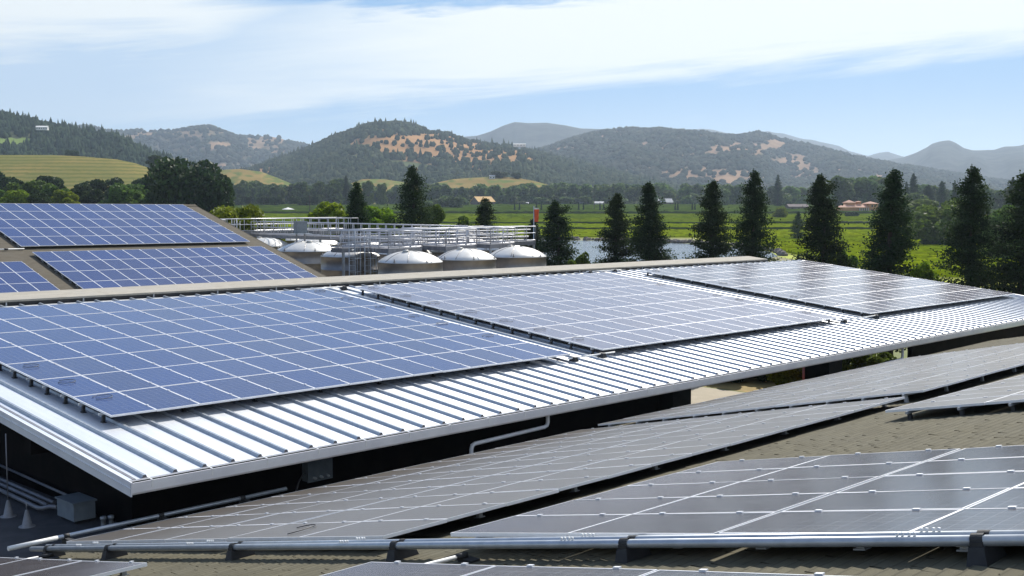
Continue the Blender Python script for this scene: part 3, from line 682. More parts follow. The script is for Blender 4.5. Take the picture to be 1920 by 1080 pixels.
left_belt = [(12, 318, 74, 330, CRD[0], 'dark round tree at the left edge below the terraces'), (52, 330, 78, 280, CRM[0], 'mid green tree second from the left edge'),
    (92, 322, 64, 330, CRD[1], 'dark tree behind the light green ones at the left'), (36, 346, 60, 255, CRB[0], 'bright green low tree near the left edge'), (108, 336, 52, 275, CRM[1], 'green tree right of the dark one near the left edge'),
    (124, 345, 48, 262, CRB[1], 'light green tree just left of the dark gap'), (150, 338, 46, 285, CRD[2], 'blackish tree left of the dark gap pair'), (175, 344, 44, 270, CRD[0], 'blackish low tree in the dark gap'),
    (202, 328, 70, 340, CRD[1], 'blue dark tree with pointed top below the terrace rows'), (238, 338, 88, 265, CRM[2], 'wide olive green tree left of the big oak'), (268, 322, 56, 345, CRD[2], 'dark tree peeking over the olive one beside the oak'),
    (288, 346, 46, 280, CRD[0], 'dark low tree at the foot of the big oak'), (160, 331, 44, 350, CRD[1], 'small blue dark tree under the terrace track'), (-20, 335, 70, 270, CRM[1], 'mid green tree cut by the left edge'), (75, 352, 46, 250, CRD[2], 'low dark tree between bright ones at the left'),
    (296, 292, 32, 600, CRD[2], 'small dark tree on the end of the terraced knoll'), (138, 281, 26, 850, CRD[0], 'single dark tree on the crest of the terraced knoll')]
for x, y, wp, w, cr, lb in left_belt:
    broad('broadleaf_tree', x, y, wp, w, cr, lb, 'trees in the belt behind the left roof', ybase=None if w < 500 else y + 22)

# far tree lines: individual trees, shared crowns
rt = random.Random(77)
def treeline(x0, x1, n, ylo, yhi, w0, w1, label, group, wmin=22, wmax=46):
    for i in range(n):
        x = x0 + (x1 - x0) * (i + rt.uniform(.1, .9)) / n; w = rt.uniform(w0, w1); y = rt.uniform(ylo, yhi)
        broad('far_tree', x, y, rt.uniform(wmin, wmax), w, rt.choice(CRF), label, group)
treeline(405, 660, 26, 334, 347, 800, 880, 'dark tree in the close row beyond the left vineyard', 'dark tree row beyond the left vineyard', 20, 34)
treeline(690, 780, 7, 338, 362, 860, 930, 'tree before the low dry knoll behind the big pointed conifer', 'trees before the dry knoll')
treeline(795, 960, 22, 342, 362, 880, 960, 'rounded tree in the wood behind the orange roofed barn', 'trees behind the barn')
treeline(955, 1330, 44, 341, 364, 890, 990, 'rounded tree in the far valley treeline right of the barn', 'trees of the far valley treeline')
treeline(1330, 1580, 26, 345, 368, 800, 960, 'tree in the far treeline left of the villa', 'trees left of the villa')
treeline(1575, 1668, 12, 328, 346, 700, 800, 'tall green tree in the grove behind the terracotta villa', 'grove behind the villa', 34, 56)
treeline(1690, 1930, 24, 346, 372, 560, 820, 'tree in the wood beyond the vines at the right edge', 'wood at the right edge', 28, 50)
treeline(798, 872, 8, 366, 376, 720, 840, 'low bush round the orange roofed barn', 'bushes round the barn', 16, 30)
treeline(960, 1300, 22, 366, 378, 840, 900, 'low tree at the foot of the far valley treeline', 'low trees along the vineyard edge', 16, 30)
for i, (x, w) in enumerate([(1574, 452), (1588, 448), (1603, 450), (1618, 447), (1634, 451), (1700, 452), (1716, 448), (1732, 450), (1748, 447), (1120, 612), (1165, 616), (1300, 612), (1062, 615), (985, 613)]):
    broad('field_bush', x, 414 if w < 500 else 397, 22 if w < 500 else 12, w, CRD[i % 3] if i % 2 else CRM[i % 3], 'scrubby bush in the line between two vineyard blocks behind the conifers', 'bushes between the vineyard blocks')
def spire(x, ytop, wpx, w, label, group=None):
    p = at(BX(x), w); h = EZ(ytop, w) - p.z; R = wpx / 2154.0 * w / 2
    plant_tree('fir_tree', CON[rt.randrange(4)], CTR, p, R / 2.1, h / 12.0, label, group)
for x, y, wp, w, lb in [(1458, 328, 24, 780, 'tall dark fir poking out of the treeline left of the villa'), (1712, 326, 26, 640, 'tall dark fir right of the slim conifer, taller of two'), (1698, 341, 20, 640, 'shorter dark fir beside the tall one right of the slim conifer'),
     (1766, 340, 30, 620, 'dark broad fir left of the tallest conifer'), (1790, 342, 22, 640, 'narrow dark fir half hidden by the tallest conifer'), (1896, 335, 34, 420, 'dark fir leaning out left of the last conifer'), (650, 330, 22, 840, 'dark fir at the right end of the close tree row'), (1740, 347, 34, 640, 'squat dark fir between the fir pairs at the right')]:
    spire(x, y, wp, w, lb)
broad('far_tree', 935, 321, 34, 1050, CRD[0], 'dark tree clump on top of the low dry knoll', ybase=334)
broad('far_tree', 968, 324, 20, 1052, CRD[1], 'small dark tree right on the crest of the low dry knoll', ybase=335)
broad('poplar_tree', 690, 334, 22, 820, CRM[0], 'tall narrow pale tree before the dry knoll left of the big pointed conifer')
broad('poplar_tree', 716, 340, 20, 840, CRM[1], 'narrow pale tree right of the tallest pale one before the dry knoll')
# dark bushes in a line at the end of the left vineyard, small cypress posts in the vineyard
for i, (x, wp) in enumerate([(432, 16), (465, 14), (495, 26), (515, 22), (524, 12), (552, 20), (574, 18), (590, 14)]):
    broad('round_bush', x, 368, wp, 690, CRD[i % 3], 'dark trimmed bush in the line at the end of the left vineyard', 'dark bushes at the end of the left vineyard', ybase=381)
for x in (965, 974, 1006, 1015, 1085, 1094, 1125, 1132, 1266, 1271, 1298, 1303):
    p = at(BX(x), 655); plant_tree('cypress_tree', CON[2], CTR, p, .35, .5, 'tiny dark columnar cypress among the far vines', 'small cypresses among the far vines')

# ------------------------------------------------------------------ solar arrays
def frame(dy, tx, th):
    X = Vector((math.cos(dy) * math.cos(tx), math.sin(dy) * math.cos(tx), math.sin(tx)))
    Y = Vector((-math.sin(dy) * math.cos(th), math.cos(dy) * math.cos(th), math.sin(th)))
    Y = (Y - X * X.dot(Y)).normalized(); return X, Y, X.cross(Y)
def fmat(O, fr):
    X, Y, N = fr
    return Matrix(((X.x, Y.x, N.x, O[0]), (X.y, Y.y, N.y, O[1]), (X.z, Y.z, N.z, O[2] + CAMH), (0, 0, 0, 1)))
FA = frame(0, -.0085, .1065); OA = (10.791, 21.336, -4.280)           # canopy plane (panel tops)
FD = frame(-.0162, .0005, -.217); OD = (8.231, 17.937, -5.557)
FE = frame(-.0207, -.0063, -.2056); OE = (8.060, 8.592, -3.479)
FL = frame(-.005, -.008, .277); OL = (39.74, 67.87, -.30)

def panel_meshes(a, b, pv, fw=.023, clamps=True, th=.04):
    """a x b module centred on its middle, top at z=0"""
    g = MB(); g.box((-a / 2 + fw, -b / 2 + fw, -.02), (a / 2 - fw, b / 2 - fw, -.003))
    f = MB(); x, y = a / 2, b / 2
    f.box((-x, -y, -th), (x, -y + fw, 0)); f.box((-x, y - fw, -th), (x, y, 0))
    f.box((-x, -y + fw, -th), (-x + fw, y - fw, 0)); f.box((x - fw, -y + fw, -th), (x, y - fw, 0))
    if clamps:
        if a > b:
            for cx in (-a * .27, a * .27): f.box((cx - .022, y - .010, .0005), (cx + .022, y + .018, .010)); f.box((cx - .010, y - .004, .014), (cx + .010, y + .014, .03))
        else:
            for cy in (-b * .27, b * .27): f.box((x - .012, cy - .03, .0005), (x + .022, cy + .03, .012))
    return g.mesh('solar_panel', pv), f.mesh('panel_frame', M['alu'])
def array(label, O, fr, u0, v0, nu, nv, pu, pv_, mat_, gapcols=(), height=.16, skip=(), group='solar arrays', rails=True, feet=True, maxparts=100, footmat=None):
    """grid of modules; u along the ridge, v across it. v0 is the lower v edge"""
    root = empty('solar_array', mat=fmat(O, fr)); tag(root, label, 'solar array', group)
    a, b = pu - .014, pv_ - .014
    gm, fm = panel_meshes(a, b, mat_, (.0155 if pv_ < 1.68 and pu > .99 else .012))
    cells = []
    def voff(j): return sum(g for c, g in gapcols if j >= c)
    for i in range(nu):
        for j in range(nv):
            if (i, j) in skip: continue
            cells.append((u0 + (i + .5) * pu, v0 + (j + .5) * pv_ + voff(j)))
    inv = root.matrix_world
    cells.sort(key=lambda c: (inv @ Vector((c[0], c[1], 0)) - cam.location).length)
    rest = MB()
    for n, (u, v) in enumerate(cells):
        jx = (random.uniform(-.005, .005), random.uniform(-.005, .005), random.uniform(-.002, .002))
        if n < maxparts:
            p = link('solar_panel', gm, root, loc=(u, v, jx[2])); p.rotation_euler = (jx[0] * .8, jx[1] * .8, 0)
            link('frame', fm, p)
        else:
            rest.box((u - a / 2 + .02, v - b / 2 + .02, -.02), (u + a / 2 - .02, v + b / 2 - .02, -.003), 0)
            for q in ((u - a / 2, v - b / 2, u + a / 2, v - b / 2 + .02), (u - a / 2, v + b / 2 - .02, u + a / 2, v + b / 2), (u - a / 2, v - b / 2 + .02, u - a / 2 + .02, v + b / 2 - .02), (u + a / 2 - .02, v - b / 2 + .02, u + a / 2, v + b / 2 - .02)):
                rest.box((q[0], q[1], -.04), (q[2], q[3], 0), 1)
    if rest.v: tag(rest.build('solar_panel', [mat_, M['alu']], root), kind='stuff')
    L = nu * pu; Wv = nv * pv_ + voff(nv)
    if rails:
        for j in range(nv):
            for q in (.24, .76):
                v = v0 + (j + q) * pv_ + voff(j); r = MB(); r.box((u0 - .06, v - .02, -.085), (u0 + L + .06, v + .02, -.042)); r.build('rail', M['alu_dull'], root)
    if feet:
        ft = MB(); ft.box((-.03, -.03, -height), (.03, .03, -.086)); ft.box((-.05, -.05, -height), (.05, .05, -height + .012)); fme = ft.mesh('mounting_foot', footmat or M['alu_dull'])
        for j in range(nv):
            for q in (.24, .76): link('mounting_foot', fme, root, loc=(u0 + .05, v0 + (j + q) * pv_ + voff(j), 0))
        for i in range(1, int(L / 1.8) + 1):
            if i * 1.8 < L: link('mounting_foot', fme, root, loc=(u0 + .05 + i * 1.8, v0 + .24 * pv_, 0))
    return root
HA = .24
arr_A = array('nearest blue solar array on the white ribbed roof, at its left end', OA, FA, 0, 0, 14, 7, 1.0, 1.6757, M['blue_pv'], height=HA, footmat=M['black_rubber'], group='solar arrays on the white roof')
arr_B = array('lilac middle solar array between two bare gaps on the white ribbed roof', OA, FA, 15.45, 0, 14, 7, 1.036, 1.6757, M['lilac_pv'], height=HA, footmat=M['black_rubber'], group='solar arrays on the white roof')
arr_C = array('shiny solar array at the far right end of the white roof, mirroring conifers', OA, FA, 32.58, 0, 15, 7, 1.038, 1.6757, M['clear_pv'], height=HA, footmat=M['black_rubber'], group='solar arrays on the white roof')
arr_D = array('long dusty array along the eave of the near shingle roof, beside the dark gap', OD, FD, 0, -5 * 1.67 - .05, 13, 5, .981, 1.67, M['dusty_pv'], gapcols=((2, .05),), height=.15, group='solar arrays on the near shingle roof')
arr_D2 = array('raised dusty array farther along the eave, stepping up behind the long dusty one', OD, FD, 13.2, -5 * 1.67 - .20, 17, 5, .981, 1.67, M['dusty_pv'], gapcols=((2, .05),), height=.22, group='solar arrays on the near shingle roof')
arr_D2.location.z += .06
arr_E = array('large grey array in the right foreground behind the pair of conduits', OE, FE, 0, -5 * 1.69 - .03, 5, 5, .972, 1.69, M['grey_pv'], gapcols=((3, .04),), height=.13, group='solar arrays on the near shingle roof')
arr_H = array('grey array held above the shingles at the right edge, casting a dark shadow', OE, FE, 9.85, -8.3, 14, 5, .981, 1.69, M['dusty_pv'], height=.33, group='solar arrays on the near shingle roof', footmat=M['black_rubber'])
arr_H.location += Vector((0, 0, .08))
arr_G = array('nearest foreground array cut by the bottom of the photo, right of the middle', OE, FE, -3.30, -5.56, 2, 3, .981, 1.725, M['grey_pv'], height=.13, group='solar arrays on the near shingle roof')
arr_G2 = array('foreground array in the bottom left corner of the photo', OE, FE, -3.66, 3.36, 2, 4, .981, 1.725, M['grey_pv'], height=.13, group='solar arrays on the near shingle roof')
arr_L1 = array('upper blue array on the far left shingle roof under the ridge', OL, FL, -14, -5 * 1.634 + .05, 14, 5, 1.0, 1.634, M['blue_pv'], height=.17, group='solar arrays on the far left roof')
arr_L2 = array('lower blue array on the far left shingle roof', OL, FL, -13.85, -9.12 - 5 * 1.634, 14, 5, 1.0, 1.634, M['blue_pv'], height=.17, group='solar arrays on the far left roof')
arr_L3 = array('blue array corner at the left edge on the far left shingle roof', OL, FL, -21.0, -10.6 - 4 * 1.634, 6, 4, 1.0, 1.634, M['blue_pv'], height=.17, group='solar arrays on the far left roof')

# ------------------------------------------------------------------ white ribbed canopy
def canopy():
    root = empty('white_roof_canopy', mat=fmat(OA, FA)); tag(root, 'long open canopy building with a white ribbed metal roof', 'canopy')
    U0, U1, V0, V1 = -1.20, 50.2, -3.12, 13.1; zt = -HA
    d = MB(); d.box((U0, V0, zt - .03), (U1, V1, zt), 0)
    nr = int((U1 - U0) / .5945) + 1
    for i in range(nr):
        u = -.961 + i * .5945
        if u > U1 - .1: break
        b, t, h = .052, .026, .054; v0, v1 = V0 + .005, V1 - .01; z0, z1 = zt + .001, zt + h
        P = [(u - b, z0), (u - t, z1), (u + t, z1), (u + b, z0)]
        for (xa, za), (xb, zb), mi in zip(P[:-1], P[1:], (1, 1, 1)):
            d.face([(xa, v0, za), (xa, v1, za), (xb, v1, zb), (xb, v0, zb)][::-1], mi)
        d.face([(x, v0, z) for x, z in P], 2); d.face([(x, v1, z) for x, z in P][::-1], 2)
        # narrow stiffening bead at the foot of each rib
        d.face([(u - b - .022, v0, z0), (u - b - .022, v1, z0), (u - b - .012, v1, z0 + .01), (u - b - .012, v0, z0 + .01)][::-1], 1)
    d.build('ribbed_deck', [M['white_roof'], M['galv'], M['rib_end']], root)
    g = MB(); yo, yi = V0 - .16, V0 - .004
    def prism(prof, u0, u1, mi=0):
        n = len(prof)
        for k in range(n):
            (ya, za), (yb, zb) = prof[k], prof[(k + 1) % n]
            g.face([(u0, ya, za), (u0, yb, zb), (u1, yb, zb), (u1, ya, za)][::-1], mi)
        g.face([(u0, y, z) for y, z in prof], mi); g.face([(u1, y, z) for y, z in prof][::-1], mi)
    zc = zt - .02
    prism([(yo, zc + .02), (yo + .018, zc + .02), (yo + .018, zc - .15), (yo + .03, zc - .19), (yo + .02, zc - .20), (yo - .004, zc - .16), (yo - .004, zc - .06)], U0 - .10, U1)
    g.box((U0 - .06, yo + .031, zc - .2), (U1, yi, zc - .185)); g.box((U0 - .06, yi - .012, zc - .184), (U1, yi, zc - .04))
    g.build('gutter', M['gutter'], root)
    s = MB(); s.box((-.012, yo - .004, zc + .021), (.012, V0 + .03, zc + .030)); s.box((-.012, yo - .010, zc - .10), (.012, yo - .0045, zc + .030)); sme = s.mesh('gutter_strap', M['white_pvc'])
    u = -.90
    while u < U1: link('gutter_strap', sme, root, loc=(u, 0, 0)); u += .5945 * 2
    f = MB(); f.box((U0 - .10, V0 - .17, zt - .24), (U0 - .075, V1, zt + .015), 0); f.box((U0 - .075, V0, zt - .06), (U0 - .002, V1, zt + .012), 1); f.box((U0 - .118, V0 - .17, zt - .10), (U0 - .101, V1, zt - .085), 0)
    f.build('rake_fascia', [M['gutter'], M['white_roof']], root)
    fl = MB(); fl.box((U0 + .02, V0, zt + .0005), (U0 + .075, V1, zt + .010)); fl.build('rake_trim', M['galv_dark'], root)
    so = MB(); so.box((U0 - .05, V0 + .02, zt - .26), (U1 - .05, V1 - .05, zt - .20)); so.build('soffit', M['dark_wall'], root)
    # beams under the deck
    bm_ = MB(); bm_.box((U0, .9, zt - .62), (U1 - .1, 1.15, zt - .262)); bm_.build('eave_beam', M['dark_wall'], root)
    # walls and piers are upright: built in world axes and parented
    inv = root.matrix_world.inverted()
    def world_part(mb, name, m):
        o = mb.build(name, m, root); o.matrix_parent_inverse = inv; return o
    zc0 = 6.28
    w = MB(); w.box((10.9, 20.8, 0), (28.3, 21.0, 6.02)); world_part(w, 'wall', M['dark_wall'])
    w = MB(); w.raw([(10.9, 21.001, 0), (11.1, 21.001, 0), (11.1, 34.399, 0), (10.9, 34.399, 0), (10.9, 21.001, 6.22), (11.1, 21.001, 6.22), (11.1, 34.399, 7.6), (10.9, 34.399, 7.6)], [(0, 3, 2, 1), (4, 5, 6, 7), (0, 1, 5, 4), (1, 2, 6, 5), (2, 3, 7, 6), (3, 0, 4, 7)]); world_part(w, 'wall', M['dark_wall'])
    w = MB(); w.box((46.5, 21.0, 0), (60.5, 21.2, 5.95)); world_part(w, 'wall', M['dark_wall'])
    w = MB(); w.box((11.1, 34.4, 0), (40.0, 34.6, 6.3)); world_part(w, 'back_wall', M['dark_wall'])
    for px, py, pw in ((30.4, 21.9, .50), (40.6, 21.9, .52)):
        p = MB(); p.box((px - pw, py - pw, 0), (px + pw, py + pw, 5.9)); p.box((px - pw - .06, py - pw - .06, 0), (px + pw + .06, py + pw + .06, .25)); world_part(p, 'pier', M['concrete'])
    for x0, x1, zt_, zb in ((20.55, 17.95, 5.95, 5.5), (40.0, 37.6, 5.75, 5.2)):
        p = MB(); y = 18.42
        p.tube([(x0, y, zt_), (x0, y, zb + .10), (x0 - .03, y, zb + .03), (x0 - .12, y, zb), (x1 + .12, y, zb - .04), (x1 + .03, y, zb - .07), (x1, y, zb - .16), (x1, y, 3.0)], .048, 12)
        world_part(p, 'downspout', M['gutter'])
    return root
canopy()

# shingle building whose ridge strip closes the upper end of the white roof
def ridge_building():
    root = empty('shingle_building', mat=fmat(OA, FA)); tag(root, 'low building with a pale tan shingle ridge strip above the white roof', 'building')
    U0, U1 = -14.0, 46.3
    r = MB(); r.box((U0, 13.16, -.13), (U1, 14.40, -.07))
    r.build('roof', M['shingle_tan'], root)
    bk = MB(); bk.raw([(U0, 14.402, -.07), (24, 14.402, -.07), (24, 19.5, -1.9), (U0, 19.5, -1.9), (U0, 14.402, -.13), (24, 14.402, -.13), (24, 19.5, -1.96), (U0, 19.5, -1.96)], [(0, 1, 2, 3), (7, 6, 5, 4), (1, 5, 6, 2), (0, 3, 7, 4), (3, 2, 6, 7)])
    bk.build('back_slope', M['shingle_far'], root)
    f = MB(); f.box((U0, 13.16, -.42), (U1, 13.19, -.131)); f.build('fascia', M['black_rubber'], root)
    b = MB(); b.box((-.02, -.03, -.12), (.02, 0, 0)); b.box((-.05, -.05, -.125), (.05, 0, -.10)); bme = b.mesh('bracket', M['alu_dull'])
    u = 1.0
    while u < 45: link('bracket', bme, root, loc=(u, 13.155, -.135)); u += 2.4
    inv = root.matrix_world.inverted()
    w = MB(); w.box((-2.0, 35.2, 0), (34.5, 39.6, 6.6)); o = w.build('wall', M['dark_wall'], root); o.matrix_parent_inverse = inv
ridge_building()

# ------------------------------------------------------------------ near shingle roof (the roof the photographer stands on)
RS = .215; RY0, RZ0 = 8.59, -3.70
def roofz(y): return CAMH + RZ0 - (y - RY0) * RS
def near_roof():
    root = empty('near_building', (20, 8, 0)); tag(root, 'near building with an olive brown shingle roof carrying dusty arrays', 'building')
    th = math.atan(RS); fr = frame(0, 0, -th); mw = fmat((0, RY0, RZ0), fr); mwi = mw.inverted()
    c = math.cos(th); vmin, vmax = (-4.5 - RY0) / c, (17.98 - RY0) / c
    rnd = np.random.default_rng(5); exp_ = .1429; nrow = int((vmax - vmin) / exp_)
    U0, U1 = 6.2, 47.0; Vs = []; Fs = []; n = 0
    base = MB(); base.box((-7.0, vmin, -.16), (U1, vmax, -.022)); base.face([(-7.0, vmin, -.0215), (U0, vmin, -.0215), (U0, vmax, -.0215), (-7.0, vmax, -.0215)])
    for r in range(nrow):
        # courses overlap down the slope (towards +v); butt edge of the course sits proud of the next
        v1 = vmax - r * exp_; v0 = v1 - exp_ - .01; u = U0 - rnd.uniform(0, .3)
        fine = v1 < (19 - RY0) / c
        while u < U1:
            wdt = rnd.uniform(.16, .34) if u < 16 else rnd.uniform(.5, .9)
            z1 = rnd.uniform(.004, .014); d = rnd.uniform(-.012, .012)
            a, b = u + .0015, min(u + wdt - .0015, U1)
            Vs += [(a, v0, -.010), (b, v0, -.010), (b, v1 + d, z1), (a, v1 + d, z1), (b, v1 + d, -.021), (a, v1 + d, -.021)]
            Fs += [(n, n + 1, n + 2, n + 3), (n + 3, n + 2, n + 4, n + 5)]; n += 6; u += wdt
    me = np_mesh('roof', np.array(Vs), np.array(Fs), M['shingle'])
    o = link('roof', me, root); o.matrix_parent_inverse = root.matrix_world.inverted() if False else Matrix.Identity(4)
    o.matrix_world = mw; o.matrix_parent_inverse = Matrix.Translation((-20, -8, 0))
    o2 = base.build('roof_deck', M['shingle'], root); o2.matrix_world = mw; o2.matrix_parent_inverse = Matrix.Translation((-20, -8, 0))
    f = MB(); f.box((7.05, 17.985, roofz(18) - .24), (47.0, 18.03, roofz(18) - .02)); p = f.build('eave_fascia', M['dark_wall'], root); p.matrix_parent_inverse = Matrix.Translation((-20, -8, 0))
    w = MB(); w.box((6.9, -4.0, 0), (46.6, 17.2, 5.0)); p = w.build('wall', M['dark_wall'], root); p.matrix_parent_inverse = Matrix.Translation((-20, -8, 0))
    f = MB(); z = roofz(18); f.raw([(6.0, 17.99, z - .22), (7.3, 17.99, z - .22), (7.3, 18.05, z - .22), (6.0, 18.05, z - .22), (6.0, 17.99, z + .01), (7.3, 17.99, z + .01), (7.3, 18.05, z + .01), (6.0, 18.05, z + .01)], [(0, 3, 2, 1), (4, 5, 6, 7), (0, 1, 5, 4), (1, 2, 6, 5), (2, 3, 7, 6), (3, 0, 4, 7)])
    p = f.build('eave_board', M['wood_trim'], root); p.matrix_parent_inverse = Matrix.Translation((-20, -8, 0))
near_roof()

# lower flat roof at the left
def flat_roof():
    root = empty('flat_roof', (8, 22, 0)); tag(root, 'low flat roof of dark felt between the near roof and the canopy', 'building')
    d = MB(); d.box((-2, -3.9, 4.55), (2.6, 14, 4.70)); d.build('felt_deck', M['felt'], root)
    w = MB(); w.box((-1.9, -3.8, 0), (2.5, 13.8, 4.545)); w.build('wall', M['dark_wall'], root)
flat_roof()
FZ = 4.70
def vent_cone(x, y, label, rod):
    t = empty('vent_cone', (x, y, FZ)); tag(t, label, 'roof vent')
    b = MB(); b.lathe([(.16, .002), (.155, .01), (.10, .012), (.035, .30), (.02, .33), (0, .332)], n=20); b.build('flashing_cone', M['cone_grey'], t)
    r = MB(); r.tube([(0, 0, .32), (0, 0, .32 + rod)], .012, 8); r.build('rod', M['galv_dark'], t)
vent_cone(9.31, 22.8, 'grey flashing cone with a tall thin rod on the felt roof', 1.35)
vent_cone(9.26, 21.82, 'grey flashing cone with a short stub on the felt roof', .16)
def flat_conduit(x0, y0, x1, y1, r, label, bend=False):
    m = MB(); z = FZ + .12
    pts = [(x0, y0, z), (x1, y1, z)]
    if bend: pts += [(x1 + .04, y1 - .12, z + .01), (x1 + .14, y1 - .24, z + .05), (x1 + .2, y1 - .45, z + .06)]
    m.tube(pts, r, 10); t = tag(m.build('conduit', M['galv_dark']), label, 'conduit', 'conduits on the felt roof')
flat_conduit(9.98, 27.6, 9.80, 22.55, .045, 'front steel conduit on the felt roof bending into the grey box', True)
flat_conduit(10.14, 27.6, 10.02, 22.6, .045, 'middle steel conduit of three on the felt roof')
flat_conduit(10.30, 27.6, 10.20, 22.7, .045, 'rear steel conduit of the close three on the felt roof')
flat_conduit(10.85, 27.6, 10.62, 22.3, .03, 'thin pale conduit running above the grey box')
def junction_box():
    t = empty('junction_box', (10.15, 21.55, FZ), math.radians(0)); tag(t, 'large grey metal junction box on the felt roof', 'junction box')
    b = MB(); b.box((-.22, -.3, .06), (.22, .42, .40)); b.build('case', M['enclosure'], t)
    l = MB(); l.box((-.25, -.33, .401), (.25, .45, .43)); l.build('lid', M['enclosure'], t)
    f = MB()
    for x in (-.18, .14):
        for y in (-.25, .3): f.box((x, y, 0), (x + .06, y + .06, .06))
    f.build('foot', M['black_rubber'], t)
junction_box()
def pipe_gland(x, y, label):
    m = MB(); m.lathe([(.045, .0), (.045, .12), (.06, .12), (.06, .17), (.04, .18), (0, .18)], n=12); tag(m.build('pipe_fitting', M['alu_dull'], loc=(x, y, FZ + .02)), label, 'fitting')
pipe_gland(10.28, 20.75, 'small pale pipe fitting at the foot of the grey box, left of two'); pipe_gland(10.42, 20.72, 'small pale pipe fitting at the foot of the grey box, right of two')

# conduits running across the near roof, their rubber blocks and couplings
def cond_x(y): return 7.66 + (17.5 - y) * .0135
def roof_conduit(dx, dz, r, y0, y1, label):
    t = empty('roof_conduit', (cond_x(y0) + dx, y0, roofz(y0) + dz)); tag(t, label, 'conduit', 'pair of steel conduits on the near roof')
    p0 = Vector((cond_x(y0) + dx, y0, roofz(y0) + dz))
    def P(y): return Vector((cond_x(y) + dx, y, roofz(y) + dz)) - p0
    m = MB(); m.tube([P(y0), P((y0 + y1) / 2), P(y1)], r, 18); m.build('pipe', M['galv'], t)
    return t, P
def coupling(t, P, y, r, spread):
    m = MB(); a, b = P(y - .09), P(y + .09); m.tube([a, a, b, b], [r, r * 1.22, r * 1.22, r], 18)
    for q in (-.06, -.02, .03, .07):
        c = P(y + q) + Vector((.0, 0, r * 1.22)); m.lathe([(.012, 0), (.012, .018), (0, .018)], tuple(c), 8, 1)
    m.build('coupling', [M['alu'], M['white_pvc']], t)
c1, P1 = roof_conduit(0, .155, .039, 17.9, .6, 'front steel conduit of the pair crossing the near roof')
c2, P2 = roof_conduit(.115, .165, .036, 17.6, .6, 'rear steel conduit of the pair crossing the near roof')
for y in (16.3, 13.2, 10.0, 6.75, 3.55): coupling(c1, P1, y, .039, 1)
for y in (16.0, 12.9, 9.85, 6.6, 3.42): coupling(c2, P2, y, .036, 1)
def rubber_block(y, label):
    x = cond_x(y); t = empty('pipe_support', (x + .05, y, roofz(y))); tag(t, label, 'pipe support', 'black rubber blocks under the conduits')
    tilt = -math.atan(RS)
    b = MB(); b.raw([(-.16, -.075, -.01), (.2, -.075, -.01), (.2, .075, -.01), (-.16, .075, -.01), (-.12, -.055, .115), (.16, -.055, .115), (.16, .055, .115), (-.12, .055, .115)], [(0, 3, 2, 1), (4, 5, 6, 7), (0, 1, 5, 4), (1, 2, 6, 5), (2, 3, 7, 6), (3, 0, 4, 7)])
    b.build('block', M['black_rubber'], t, rot=(tilt, 0, 0))
    s = MB()
    for cx, r in ((-.05, .039), (.065, .036)):
        s.tube([(cx + (r + .006) * math.cos(q), 0, .155 + (r + .006) * math.sin(q)) for q in np.linspace(-.3, math.pi + .3, 12)], .006, 6)
        s.raw([(cx + (r + .010) * math.cos(q), sgn * .045, .155 + (r + .010) * math.sin(q)) for q in np.linspace(-.4, math.pi + .4, 12) for sgn in (-1, 1)], [(2 * i, 2 * i + 1, 2 * i + 3, 2 * i + 2) for i in range(11)])
        s.box((cx - r - .02, -.045, .10), (cx - r - .004, .045, .15)); s.box((cx + r + .004, -.045, .10), (cx + r + .02, .045, .15))
    s.build('strap', M['black_rubber'], t, rot=(tilt, 0, 0))
for y, lb in ((17.3, 'black rubber block under the left end of the conduit pair'), (15.35, 'black rubber block second from the left end of the conduit pair'), (12.15, 'black rubber block under the conduits below the white roof corner side'), (9.1, 'black rubber block under the conduits where the long dusty array ends'), (6.05, 'black rubber block under the conduits at the middle of the grey foreground array'), (3.0, 'black rubber block under the conduits near the right edge')):
    rubber_block(y, lb)
def stub(x0, y0, x1, y1, dz, r, label, block=True):
    t = empty('conduit_stub', (x0, y0, roofz(y0) + dz)); tag(t, label, 'conduit', 'white conduit stubs on the near roof')
    a = Vector((0, 0, 0)); b = Vector((x1 - x0, y1 - y0, roofz(y1) - roofz(y0)))
    m = MB(); m.tube([a, b], r, 12); m.build('pipe', M['white_pvc'], t)
    m = MB(); m.tube([b * .93, b * 1.06], r * 1.35, 12); m.build('sleeve', M['black_rubber'], t)
    if block:
        m = MB(); c = b * 1.04; m.box((c.x - .05, c.y - .14, -dz + c.z - .0), (c.x + .07, c.y + .05, c.z - r)); m.build('rubber_foot', M['black_rubber'], t)
stub(6.05, 17.75, 7.55, 17.12, .07, .022, 'white conduit stub at the bottom left, passing under the conduits')
stub(6.75, 8.22, 7.68, 8.02, .07, .022, 'white conduit stub passing under the conduits right of the middle')
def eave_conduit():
    t = empty('eave_conduit', (7.55, 18.5, roofz(18) + .04)); tag(t, 'steel conduit along the dark eave edge, sunlight painted white on its left end', 'conduit')
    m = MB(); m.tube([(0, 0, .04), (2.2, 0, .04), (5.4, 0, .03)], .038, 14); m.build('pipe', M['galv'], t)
    m = MB(); m.tube([(-.02, 0, .04), (.80, 0, .04)], .0395, 14); m.build('painted_sunlit_end', M['white_pvc'], t)  # white sleeve paints sunlight onto the left end of the steel pipe
    for x in (.95, 2.7, 4.4):
        s = MB(); s.box((x - .05, -.46, -.09), (x + .05, .05, .02)); s.tube([(x - .05, 0, .04), (x + .05, 0, .04)], .043, 12); s.build('clamp', M['black_rubber'], t)
eave_conduit()
